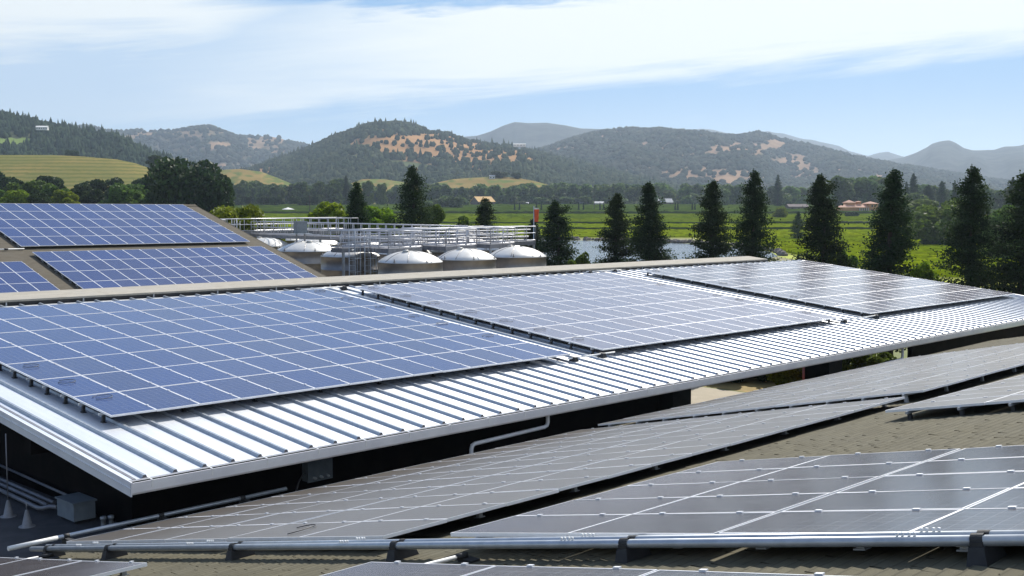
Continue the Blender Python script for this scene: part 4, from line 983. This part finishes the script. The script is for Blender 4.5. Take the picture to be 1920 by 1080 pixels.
def combiner():
    t = empty('combiner_box', (15.3, 20.78, 4.75)); tag(t, 'grey combiner box with three cable glands on the dark wall under the canopy', 'electrical box')
    b = MB(); b.box((-.32, -.22, 0), (.32, 0, .44)); b.build('case', M['enclosure'], t)
    l = MB(); l.box((-.34, -.245, -.01), (.34, -.221, .45)); l.build('lid', M['enclosure'], t)
    for x in (-.18, 0, .18):
        g = MB(); g.lathe([(.035, 0), (.035, .05), (.022, .06), (.022, .09), (0, .09)], n=12); o = g.build('cable_gland', M['alu'], t, loc=(x, -.246, .08), rot=(math.pi / 2, 0, 0))
    c = MB(); c.tube([(-.34, -.1, .2), (-.7, -.4, .12), (-1.3, -.9, -.35), (-2.0, -1.7, -.72), (-3.0, -2.2, -.80)], .02, 8); c.build('cable', M['galv_dark'], t)
combiner()

# white cross conduits between the arrays on the white roof
def canopy_conduit(u0, v0, u1, v1, w, label, blocks):
    t = empty('cross_conduit', mat=fmat(OA, FA) @ Matrix.Translation((u0, v0, w))); tag(t, label, 'conduit', 'white cross conduits on the white roof')
    m = MB(); m.tube([(0, 0, 0), ((u1 - u0), v1 - v0, 0)], .022, 10); m.build('pipe', M['white_pvc'], t)
    for q in blocks:
        u, v = (u1 - u0) * q, (v1 - v0) * q; b = MB()
        b.raw([(u - .11, v - .12, w * 0 - .10), (u + .11, v - .12, -.10), (u + .11, v + .1, -.10), (u - .11, v + .1, -.10), (u - .06, v - .09, .03), (u + .06, v - .09, .03), (u + .06, v + .07, .03), (u - .06, v + .07, .03)], [(0, 3, 2, 1), (4, 5, 6, 7), (0, 1, 5, 4), (1, 2, 6, 5), (2, 3, 7, 6), (3, 0, 4, 7)])
        b.build('rubber_block', M['black_rubber'], t)
canopy_conduit(13.75, -.12, 15.9, -.10, -.10, 'white cross conduit on two black blocks at the front of the nearer roof gap', (.12, .72))
canopy_conduit(29.9, -.12, 33.0, -.08, -.10, 'white cross conduit on a black block at the front of the farther roof gap', (.06, .95))
canopy_conduit(13.4, 12.5, 15.6, 12.5, -.12, 'white cross conduit at the top of the nearer roof gap', (.03, .97))
canopy_conduit(29.8, 12.75, 32.4, 12.75, -.12, 'white cross conduit at the top of the farther roof gap', (.1, .8))

# loose cable loops lying on the modules
def cable_loop(O, fr, u, v, r, label, full=True, dz=0.0, group='stray cable loops on the panels'):
    rnd = random.Random(int(u * 1000 + v * 77)); m = MB(); n = 22; span = rnd.uniform(5.0, 6.1) if full else rnd.uniform(2.4, 3.6); a0 = rnd.uniform(0, 6.28)
    k1 = rnd.uniform(.8, 1.2); k2 = rnd.uniform(.55, .9); pts = [(r * k1 * math.cos(a0 + span * i / n) * (1 + .15 * i / n), r * k2 * math.sin(a0 + span * i / n), 0.010 + .015 * math.sin(math.pi * i / n)) for i in range(n + 1)]
    m.tube(pts, .0065, 6); o = m.build('cable_loop', M['black_cable']); o.matrix_world = fmat(O, fr) @ Matrix.Translation((u, v, dz)); tag(o, label, 'cable', group)
for k, v in enumerate((4.61, 2.9, 1.35)): cable_loop(OA, FA, .4 + .05 * k, v, .2, ('black cable loop on the left edge of the blue array, uppermost in view', 'black cable bit on the left edge of the blue array between two loops', 'black cable loop on the front left corner panel of the blue array')[k])
posn = ['topmost', 'second from the top', 'third from the top', 'at mid height', 'below mid height', 'nearest the front']
for k, v in enumerate((11.3, 9.76, 8.0, 6.3, 4.96, 2.92)): cable_loop(OA, FA, 13.55, v, .2, 'thin cable loop on the right edge of the blue array, ' + posn[k])
for k, v in enumerate((11.3, 9.5, 8.0, 6.2, 4.5, 3.0, 1.4)): cable_loop(OA, FA, 15.95, v, .22, 'thin cable loop on the left edge of the lilac array, ' + (posn[:5] + ['second from the front', 'nearest the front'])[k])
for k, v in enumerate((8.3, 5.4, 4.3, 1.2)): cable_loop(OA, FA, 29.55, v, .2, 'thin cable loop on the right edge of the lilac array, ' + ['topmost', 'upper middle', 'lower middle', 'nearest the front'][k])
for k, v in enumerate((11.3, 7.5, 6.3, 3.9)): cable_loop(OA, FA, 33.2, v, .22, 'thin cable loop on the left edge of the shiny far array, ' + ['topmost', 'upper middle', 'lower middle', 'nearest the front'][k])
cable_loop(OD, FD, .35, -6.0, .33, 'thin black cable arched over the near end of the dusty array', False)

# ------------------------------------------------------------------ far left shingle barn
def left_barn():
    mw = fmat(OL, FL); root = empty('shingle_barn', mat=mw); tag(root, 'large barn with a grey brown shingle roof carrying blue arrays at the left', 'building')
    r = MB(); r.box((-40, -21, -.30), (1.12, .42, -.17)); r.build('roof', M['shingle_far'], root)
    inv = mw.inverted(); c = MB()
    u = -40.0; rnd = random.Random(4)
    while u < 1.0:
        c.raw([(u, .14, -.150), (u + .34, .14, -.150 + .012), (u + .34, .42, -.10 + .012), (u, .42, -.10), (u + .34, .70, -.235), (u, .70, -.245)], [(0, 1, 2, 3), (3, 2, 4, 5)]); u += .3
    c.build('ridge_cap', M['shingle_far'], root)
    p0 = mw @ Vector((-40, .42, -.17)); p1 = mw @ Vector((1.12, .42, -.17))
    b = MB(); q0 = p0 + Vector((0, 18, -5.0)); q1 = p1 + Vector((0, 18, -5.0))
    b.raw([p0, p1, q1, q0, p0 - Vector((0, 0, .15)), p1 - Vector((0, 0, .15)), q1 - Vector((0, 0, .15)), q0 - Vector((0, 0, .15))], [(0, 1, 2, 3), (7, 6, 5, 4), (1, 5, 6, 2), (0, 3, 7, 4), (3, 2, 6, 7)])
    o = b.build('back_slope', M['shingle_far'], root); o.matrix_parent_inverse = inv
    w = MB(); x0, x1 = 1.2, 40.55; y0, y1, ym = 49.0, 85.0, 68.0
    zf = lambda y: CAMH - .85 - abs(y - ym) * .284
    w.raw([(x0, y0, 0), (x1, y0, 0), (x1, y1, 0), (x0, y1, 0), (x0, y0, zf(y0)), (x1, y0, zf(y0)), (x1, y1, zf(y1)), (x0, y1, zf(y1)), (x0, ym, zf(ym)), (x1, ym, zf(ym))], [(0, 1, 5, 4), (2, 3, 7, 6), (1, 2, 6, 9, 5), (3, 0, 4, 8, 7)])
    o = w.build('wall', M['dark_wall'], root); o.matrix_parent_inverse = inv
    t = MB(); t.box((1.121, -21, -.34), (1.16, .42, -.16)); t.build('rake_board', M['shingle_far'], root)
left_barn()
t = empty('roof_conduit', mat=fmat(OL, FL) @ Matrix.Translation((-16.5, -8.35, -.09))); tag(t, 'short white conduit between the arrays at the left edge of the far left roof', 'conduit')
m = MB(); m.tube([(0, 0, 0), (2.6, .05, 0)], .03, 10); m.build('pipe', M['white_pvc'], t); m = MB(); m.tube([(1.55, 0.03, 0), (1.75, .035, 0)], .05, 10); m.build('sleeve', M['black_rubber'], t)

# ------------------------------------------------------------------ wine tanks and catwalks
RIM = CAMH - 4.05
def make_tank(D):
    t = empty('wine_tank', (0, 0, 0)); R = D / 2
    b = MB(); prof = [(R, 0)]
    for z in (1.5, 3.0, 4.5, 6.0): prof += [(R, z - .02), (R + .012, z - .015), (R + .012, z + .015), (R, z + .02)]
    prof += [(R, RIM - .03), (R + .02, RIM - .02), (R + .02, RIM)]
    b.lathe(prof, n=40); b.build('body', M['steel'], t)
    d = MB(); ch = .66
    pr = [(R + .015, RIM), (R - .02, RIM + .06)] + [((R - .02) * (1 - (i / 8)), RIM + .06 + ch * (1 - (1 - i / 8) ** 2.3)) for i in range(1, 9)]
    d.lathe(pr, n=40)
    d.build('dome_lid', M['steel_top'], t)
    s = MB()  # raised dark arcs stand in for railing shadows across the dome
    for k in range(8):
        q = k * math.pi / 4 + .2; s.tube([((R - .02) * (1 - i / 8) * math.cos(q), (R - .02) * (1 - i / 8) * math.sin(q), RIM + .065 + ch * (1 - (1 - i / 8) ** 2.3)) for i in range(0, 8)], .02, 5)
    s.build('painted_shadow_arc', M['steel'], t)
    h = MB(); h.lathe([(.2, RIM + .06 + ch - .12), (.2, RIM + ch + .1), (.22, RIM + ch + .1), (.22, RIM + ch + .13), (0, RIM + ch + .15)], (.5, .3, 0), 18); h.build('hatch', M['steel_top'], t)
    for k in range(6):
        q = k * math.pi / 3 + .55; l = MB(); c, s_ = math.cos(q), math.sin(q)
        l.tube([((R - .04) * c, (R - .04) * s_, RIM - .1), ((R - .04) * c, (R - .04) * s_, RIM + .26)], .035, 6); l.box(((R - .05) * c - .05, (R - .05) * s_ - .05, RIM + .06), ((R - .05) * c + .05, (R - .05) * s_ + .05, RIM + .10)); l.build('lifting_lug', M['steel'], t)
    return t
tank_spots = [(49.8, 56.8, 4.25, 'steel wine tank in the front row, leftmost and nearest the barn roof'), (54.95, 56.85, 4.15, 'steel wine tank in the middle of the front row'), (60.0, 56.8, 4.25, 'steel wine tank at the right end of the front row'),
    (52.1, 66.0, 4.25, 'steel wine tank half hidden behind the nearest ladder posts of the catwalk'), (57.3, 66.0, 4.15, 'steel wine tank in the second row behind the leftmost front tank'), (62.4, 66.0, 4.15, 'steel wine tank in the second row behind the middle front tank'), (67.6, 66.0, 4.15, 'steel wine tank in the second row behind the right end of the front row'),
    (55.35, 75.6, 5.0, 'wide steel tank with a large bright dome beside the barn gable'), (61.0, 75.6, 4.3, 'steel tank behind the second row, left of its neighbours'), (66.3, 75.6, 4.3, 'steel tank in the third row seen under the catwalk'),
    (58.4, 86.0, 4.4, 'tank dome peeking past the barn gable in the fourth row'), (63.9, 86.0, 4.4, 'tank dome in the fourth row under the back catwalk'), (62.6, 97.0, 4.4, 'striped tank dome in the last row, left'), (68.4, 97.0, 4.4, 'tank dome in the last row, right')]
proto = make_tank(4.25)
for i, (x, y, D, lb) in enumerate(tank_spots):
    o = proto if i == 0 else copy_tree(proto)
    o.location = (x, y, 0); s = D / 4.25; o.scale = (s, s, 1); o.rotation_euler.z = random.uniform(0, 6); tag(o, lb, 'tank', 'stainless steel wine tanks')

def catwalk(label, segs, z, legs, ladders=(), zr=1.15, pipes=()):
    """segs: list of (x0,y0,x1,y1, open sides) rectangles of deck; railings round the outer edges"""
    t = empty('catwalk', (segs[0][0], segs[0][1], 0)); tag(t, label, 'catwalk', 'steel catwalks over the wine tanks'); o = Vector((segs[0][0], segs[0][1], 0))
    for (x0, y0, x1, y1, sides) in segs:
        d = MB(); d.box((x0 - o.x, y0 - o.y, z - .30), (x1 - o.x, y1 - o.y, z)); d.build('deck', M['galv_dark'], t)
        for sd_, (a, b) in {'s': ((x0, y0), (x1, y0)), 'n': ((x0, y1), (x1, y1)), 'w': ((x0, y0), (x0, y1)), 'e': ((x1, y0), (x1, y1))}.items():
            if sd_ not in sides: continue
            a = Vector((*a, z)) - o; b = Vector((*b, z)) - o; L = (b - a).length; m = MB()
            for hh, r in ((zr, .036), (zr * .55, .028)): m.tube([a + Vector((0, 0, hh)), b + Vector((0, 0, hh))], r, 8)
            k = max(1, int(round(L / 1.05)))
            for i in range(k + 1):
                p = a + (b - a) * (i / k); m.tube([p, p + Vector((0, 0, zr))], .026, 6)
            m.tube([a + Vector((0, 0, .07)), b + Vector((0, 0, .07))], .04, 4)
            m.build('railing', M['rail_steel'], t)
    for (x, y) in legs:
        m = MB(); m.box((x - .07 - o.x, y - .07 - o.y, 0), (x + .07 - o.x, y + .07 - o.y, z - .301)); m.build('leg', M['galv'], t)
    for (x0, y0, x1, y1, hh, r) in pipes:
        m = MB(); m.tube([(x0 - o.x, y0 - o.y, z + hh), (x1 - o.x, y1 - o.y, z + hh)], r, 8)
        for i in range(int(abs(x1 - x0) / 2.4) + 1):
            q = i * 2.4 / max(abs(x1 - x0), .1); px, py = x0 + (x1 - x0) * q - o.x, y0 + (y1 - y0) * q - o.y; m.tube([(px, py, z), (px, py, z + hh)], r * .7, 6)
        m.build('pipe_run', M['rail_steel'], t)
    for (x, y) in ladders:
        m = MB()
        for dx in (-.25, .25): m.tube([(x + dx - o.x, y - o.y, 0), (x + dx - o.x, y - o.y, z + zr)], .03, 6)
        for i in range(int((z + .9) / .35)): m.tube([(x - .25 - o.x, y - o.y, .3 + i * .35), (x + .25 - o.x, y - o.y, .3 + i * .35)], .015, 5)
        for zz in np.arange(2.6, z + 1.0, .9):
            m.tube([(x + .36 * math.cos(q) - o.x, y - .36 + .36 * math.sin(q) - o.y, zz) for q in np.linspace(.6, -math.pi - .6, 12)], .016, 5)
        for q in (-.4, -1.2, -1.9, -2.7): m.tube([(x + .36 * math.cos(q) - o.x, y - .36 + .36 * math.sin(q) - o.y, 2.6), (x + .36 * math.cos(q) - o.x, y - .36 + .36 * math.sin(q) - o.y, z + 1.0)], .012, 5)
        m.build('ladder', M['galv'], t)
    return t
ZD = CAMH - 3.22
catwalk('front steel catwalk with box platforms over the nearest tanks', [(47.6, 61.2, 66.8, 62.4, 'nse'), (49.2, 58.3, 52.2, 61.2, 'swe'), (54.4, 58.3, 57.4, 61.2, 'swe'), (59.4, 58.9, 62.0, 61.2, 'swe'), (50.4, 62.4, 53.6, 64.4, 'nwe'), (56.0, 62.4, 58.6, 64.8, 'nwe'), (61.2, 62.4, 64.4, 64.6, 'nwe')], ZD,
        [(47.8, 61.3), (49.3, 58.4), (52.1, 58.4), (54.5, 58.4), (57.3, 58.4), (59.5, 59.0), (61.9, 59.0), (66.7, 61.3), (63.9, 62.3)], [(48.3, 61.0), (49.0, 60.2)], pipes=[(47.7, 61.5, 66.5, 61.5, .9, .05), (47.7, 61.7, 66.5, 61.7, .35, .06), (49.4, 59.4, 52.0, 59.4, .8, .04), (54.6, 59.2, 57.2, 59.2, .75, .04)])
catwalk('cross catwalk running back between the tank rows', [(59.6, 62.5, 60.6, 90.0, 'we')], ZD + .12, [(59.7, 70.0), (60.5, 80.8)])
catwalk('back steel catwalk with platforms above the rear tanks', [(47.5, 90.2, 70.5, 91.4, 'ns'), (51.5, 87.0, 55.0, 90.2, 'swe'), (64.8, 86.8, 69.5, 90.2, 'swe')], ZD + .35, [(48, 90.3), (51.6, 87.1), (54.9, 87.1), (64.9, 87), (69.4, 87), (58.0, 91.3)], [(57.8, 90.0)])
def cabinet():
    p = at(BX(563), 93, 0); t = empty('control_cabinet', (p.x, p.y, ZD + .02)); tag(t, 'dark grey control cabinet standing on legs beside the back catwalk', 'cabinet')
    b = MB(); b.box((-.5, -.25, .55), (.5, .25, 1.45)); b.build('case', M['enclosure'], t); b = MB(); b.box((-.52, -.27, 1.451), (.52, .27, 1.50)); b.build('lid', M['enclosure'], t)
    for x in (-.4, .4): b = MB(); b.box((x - .05, -.05, -ZD), (x + .05, .05, .55)); b.build('leg', M['galv_dark'], t)
    s = MB(); s.box((-.8, -.5, .46), (.8, .5, .5)); s.build('shelf', M['galv'], t)
cabinet()

# ------------------------------------------------------------------ windsock, poles, far buildings
def windsock():
    p = at(BX(1001), 98); h = EZ(392, 98); t = empty('windsock', p); tag(t, 'limp orange windsock with a white rim on a pole by the pond', 'windsock')
    m = MB(); m.tube([(0, 0, 0), (0, 0, h + .25)], .04, 8); m.build('pole', M['galv'], t)
    m = MB(); m.lathe([(.235, -.02), (.225, -.10), (.21, -.30), (.19, -.55), (.185, -.8), (.155, -1.08)], (.22, -.1, h), 18, 0)
    m.build('sock', M['orange'], t)
    m = MB(); m.lathe([(.24, .10), (.242, -.02), (.20, .0), (.0, .03)], (.22, -.1, h), 18); m.tube([(0, 0, h + .06), (.22, -.1, h + .06)], .02, 6); m.build('rim', M['white_pvc'], t)
windsock()
def pole(x, ytop, w, label):
    p = at(BX(x), w); h = EZ(ytop, w) - p.z; t = empty('utility_pole', p, YAW); tag(t, label, 'utility pole')
    m = MB(); m.tube([(0, 0, 0), (0, 0, h)], [.22, .15], 8); m.build('pole', M['bark'], t)
    m = MB(); m.box((-.09, -1.2, h - .9), (.09, 1.2, h - .7)); m.build('crossarm', M['bark'], t)
pole(581, 366, 560, 'dark utility pole at the end of the left vineyard'); pole(1114, 366, 680, 'dark utility pole in the far vines right of the windsock'); pole(1724, 398, 300, 'slim dark pole among the vines right of the slim conifer')
M['barn_roof'] = mat('ochre_tile_roof', (.62, .37, .10), .8, color2=(.52, .30, .09), vscale=.6)
M['barn_wall'] = mat('mauve_brown_boards', (.16, .12, .11), .9, color2=(.12, .09, .085), vscale=.5)
M['terra'] = mat('terracotta_stucco', (.52, .27, .12), .9, color2=(.44, .22, .10), vscale=.4)
M['tile'] = mat('salmon_clay_tiles', (.52, .29, .19), .9, color2=(.42, .22, .14), vscale=.5)
M['glass'] = mat('dark_window_glass', (.03, .035, .04), .15)
M['white_wall'] = mat('white_stucco', (.78, .76, .72), .8, color2=(.7, .68, .64), vscale=.4)
M['grey_roof'] = mat('pale_grey_roof', (.42, .42, .42), .8, color2=(.34, .34, .34), vscale=.4)
def house(name, p, rz, L, Wd, hw, hr, wm, rm, label, over=.5, wins=0):
    t = empty(name, p, rz); tag(t, label, 'building')
    w = MB(); x, y = L / 2, Wd / 2
    w.raw([(-x, -y, -.5), (x, -y, -.5), (x, y, -.5), (-x, y, -.5), (-x, -y, hw), (x, -y, hw), (x, y, hw), (-x, y, hw), (-x, 0, hw + hr), (x, 0, hw + hr)], [(0, 1, 5, 4), (2, 3, 7, 6), (1, 2, 6, 9, 5), (3, 0, 4, 8, 7)]); w.build('wall', wm, t)
    r = MB(); k = hr / y
    for s in (-1, 1):
        ya = s * (y + over); za = hw - over * k
        r.raw([(-x - over, ya, za + .05), (x + over, ya, za + .05), (x + over, 0, hw + hr + .05), (-x - over, 0, hw + hr + .05), (-x - over, ya, za + .25), (x + over, ya, za + .25), (x + over, 0, hw + hr + .25), (-x - over, 0, hw + hr + .25)],
              [(0, 1, 2, 3), (4, 7, 6, 5), (0, 4, 5, 1), (1, 5, 6, 2), (0, 3, 7, 4)])
    r.build('roof', rm, t)
    for i in range(wins):
        wx = -x + (i + .5) * L / wins
        m = MB(); m.box((wx - .6, -y - .06, hw * .3), (wx + .6, -y - .003, hw * .75)); m.build('window', M['glass'], t)
    return t
A = YAW - math.pi / 2
house('barn', at(BX(905), 850), A + .55, 14, 12, 3.6, 3.6, M['barn_wall'], M['barn_roof'], 'big barn with a bright ochre roof at the far edge of the vines', .4)
def villa():
    p = at(BX(1606), 640); t = empty('villa', p, A + .25); tag(t, 'terracotta coloured villa with clay tile roofs and a columned porch', 'villa')
    def blk(x0, y0, x1, y1, h, rh, name='wall'):
        w = MB(); w.box((x0, y0, -.5), (x1, y1, h)); w.build(name, M['terra'], t)
        r = MB(); o = .5; cx0, cx1 = x0 + (y1 - y0) * .4, x1 - (y1 - y0) * .4; cy = (y0 + y1) / 2
        if cx0 > cx1: cx0 = cx1 = (x0 + x1) / 2
        r.raw([(x0 - o, y0 - o, h), (x1 + o, y0 - o, h), (x1 + o, y1 + o, h), (x0 - o, y1 + o, h), (cx0, cy, h + rh), (cx1, cy, h + rh)], [(0, 1, 5, 4), (1, 2, 5), (2, 3, 4, 5), (3, 0, 4), (3, 2, 1, 0)]); r.build('roof', M['tile'], t)
    blk(-10, -3, 10, 5, 3.4, 1.6); blk(-5.5, 0, -1, 5, 6.0, 1.4); blk(5.5, -4, 11, 3, 5.4, 1.3); blk(1.2, 1, 3.4, 3.2, 6.4, .5)
    for i in range(5):
        m = MB(); m.lathe([(.25, 0), (.2, .2), (.2, 2.9), (.28, 3.1)], (-.5 + i * 1.35, -4.3, 0), 10); m.build('column', M['white_wall'], t)
        if i < 4: m = MB(); m.box((-.2 + i * 1.35, -3.06, .2), (.55 + i * 1.35, -3.003, 2.7)); m.build('window', M['glass'], t)
    m = MB(); m.box((-1.2, -4.8, 3.1), (5.4, -3.003, 3.4)); m.build('porch_roof', M['tile'], t)
    for x in (6.6, 9.0): m = MB(); m.box((x, -4.06, .3), (x + 1, -4.003, 2.2)); m.build('window', M['glass'], t)
    for x in (6.9, 8.6): m = MB(); m.box((x, -4.06, 3.6), (x + .9, -4.003, 4.8)); m.build('window', M['glass'], t)
villa()
house('farm_house', at(BX(1110), 850), A - .2, 17, 7, 2.4, 1.2, M['grey_roof'], M['grey_roof'], 'low pale roofed house at the far vineyard edge near the pole', .4, 4)
house('farm_house', at(BX(1243), 860), A + .2, 13, 8, 3.0, 2.6, M['barn_wall'], M['grey_roof'], 'grey roofed house among trees between two conifers', .4, 3)
house('farm_house', at(BX(975), 880), A, 13, 6, 1.6, 1.0, M['white_wall'], M['grey_roof'], 'low grey shed right of the barn', .3, 3)
house('farm_house', at(BX(1494), 700), A + .1, 12, 7, 2.6, 1.4, M['barn_wall'], M['barn_wall'], 'low mauve roofed house left of the villa', .4, 3)
house('farm_house', at(BX(822), 800), A + .6, 8, 6, 2.6, 1.6, M['white_wall'], M['grey_roof'], 'small white house half hidden left of the barn', .3, 2)
house('mansion', at(BX(84), 1262, EZ(244.5, 1262)), A + .1, 12, 6, 2.6, 1.4, M['white_wall'], M['white_wall'], 'white mansion on the wooded left hill', .4, 5)
house('hilltop_house', at(BX(923), 1040, EZ(335.5, 1040)), A, 5, 4, 2.2, 1.0, M['white_wall'], M['grey_roof'], 'tiny white house on top of the low dry knoll', .3, 2)
house('hillside_house', at(BX(974), 1900, EZ(275.5, 1900)), A, 20, 8, 3.4, 1.0, M['white_wall'], M['white_wall'], 'long white house high on the right shoulder of the middle hill', .4, 4)
def tent(x, w, label, s=1.0):
    t = empty('canopy_tent', at(BX(x), w)); tag(t, label, 'tent')
    m = MB(); m.raw([(-3 * s, -2.2 * s, 1.8), (3 * s, -2.2 * s, 1.8), (3 * s, 2.2 * s, 1.8), (-3 * s, 2.2 * s, 1.8), (0, 0, 3.0)], [(0, 1, 4), (1, 2, 4), (2, 3, 4), (3, 0, 4)]); m.build('cover', M['white_wall'], t)
    for a in (-1, 1):
        for b in (-1, 1): m = MB(); m.tube([(2.9 * s * a, 2.1 * s * b, 0), (2.9 * s * a, 2.1 * s * b, 1.8)], .05, 6); m.build('leg', M['galv'], t)
tent(540, 660, 'small white tent at the end of the left vineyard')
# storage shapes seen through the open bay of the canopy
def tank_post():
    t = empty('storage_drum', (57.0, 31.5, 0)); tag(t, 'rust red storage drum beyond the piers under the canopy', 'drum')
    m = MB(); m.lathe([(.45, 0), (.47, .05), (.47, 1.2), (.49, 1.25), (.47, 1.3), (.47, 2.5), (0, 2.5)], n=20); m.build('shell', mat('rust_red_paint', (.25, .045, .03), .6, color2=(.18, .03, .02), vscale=2), t)
tank_post()
for i, (x, w, h, lb) in enumerate([(1487, 66, 2.3, 'golden dry bush behind the red drum under the canopy'), (1466, 72, 1.8, 'smaller golden dry bush left of the red drum under the canopy'), (1600, 66, 3.4, 'leafy dark bush under the canopy right of the second pier'), (1640, 64, 2.6, 'low leafy bush at the right end of the canopy bay')]):
    p = at(BX(x), w); plant_tree('dry_bush' if i < 2 else 'leafy_bush', crown('yellow' if i < 2 else 'mid', 0, 1.0)[0], TRK, p, 1.3, h / 1.95, lb)

for i, x in enumerate((1296, 1322, 1350, 1376, 1402, 1428, 1452)):  # dark bushes added to stand in for ground shadow past the yard
    p = at(BX(x), 69 + 1.5 * (i % 3)); me, tl = crown('dark', i % 3, 1.0); plant_tree('added_shadow_bush', me, TRK, p, 1.25, 1.25, 'dark low bush added to stand in for shadow past the yard under the canopy', 'bushes added as shadow past the yard', trunk_scale=(1.2, 1.2, 1.2))

# ------------------------------------------------------------------ valley haze
def haze():
    m = bpy.data.materials.new('haze'); m.use_nodes = True; t = NT(m.node_tree); t.n.clear()
    out = t.new('ShaderNodeOutputMaterial'); v = t.new('ShaderNodeVolumePrincipled')
    t.put(v, 'Color', (.64, .79, .97, 1)); t.put(v, 'Density', 1.1e-4); t.put(v, 'Anisotropy', .35); t.l.new(v.outputs[0], out.inputs['Volume'])
    b = MB(); b.box((-13000, -13000, -5.0), (16000, 16000, 470.0)); o = b.build('haze', m); tag(o, 'pale blue valley haze', 'haze', kind='stuff')
haze()
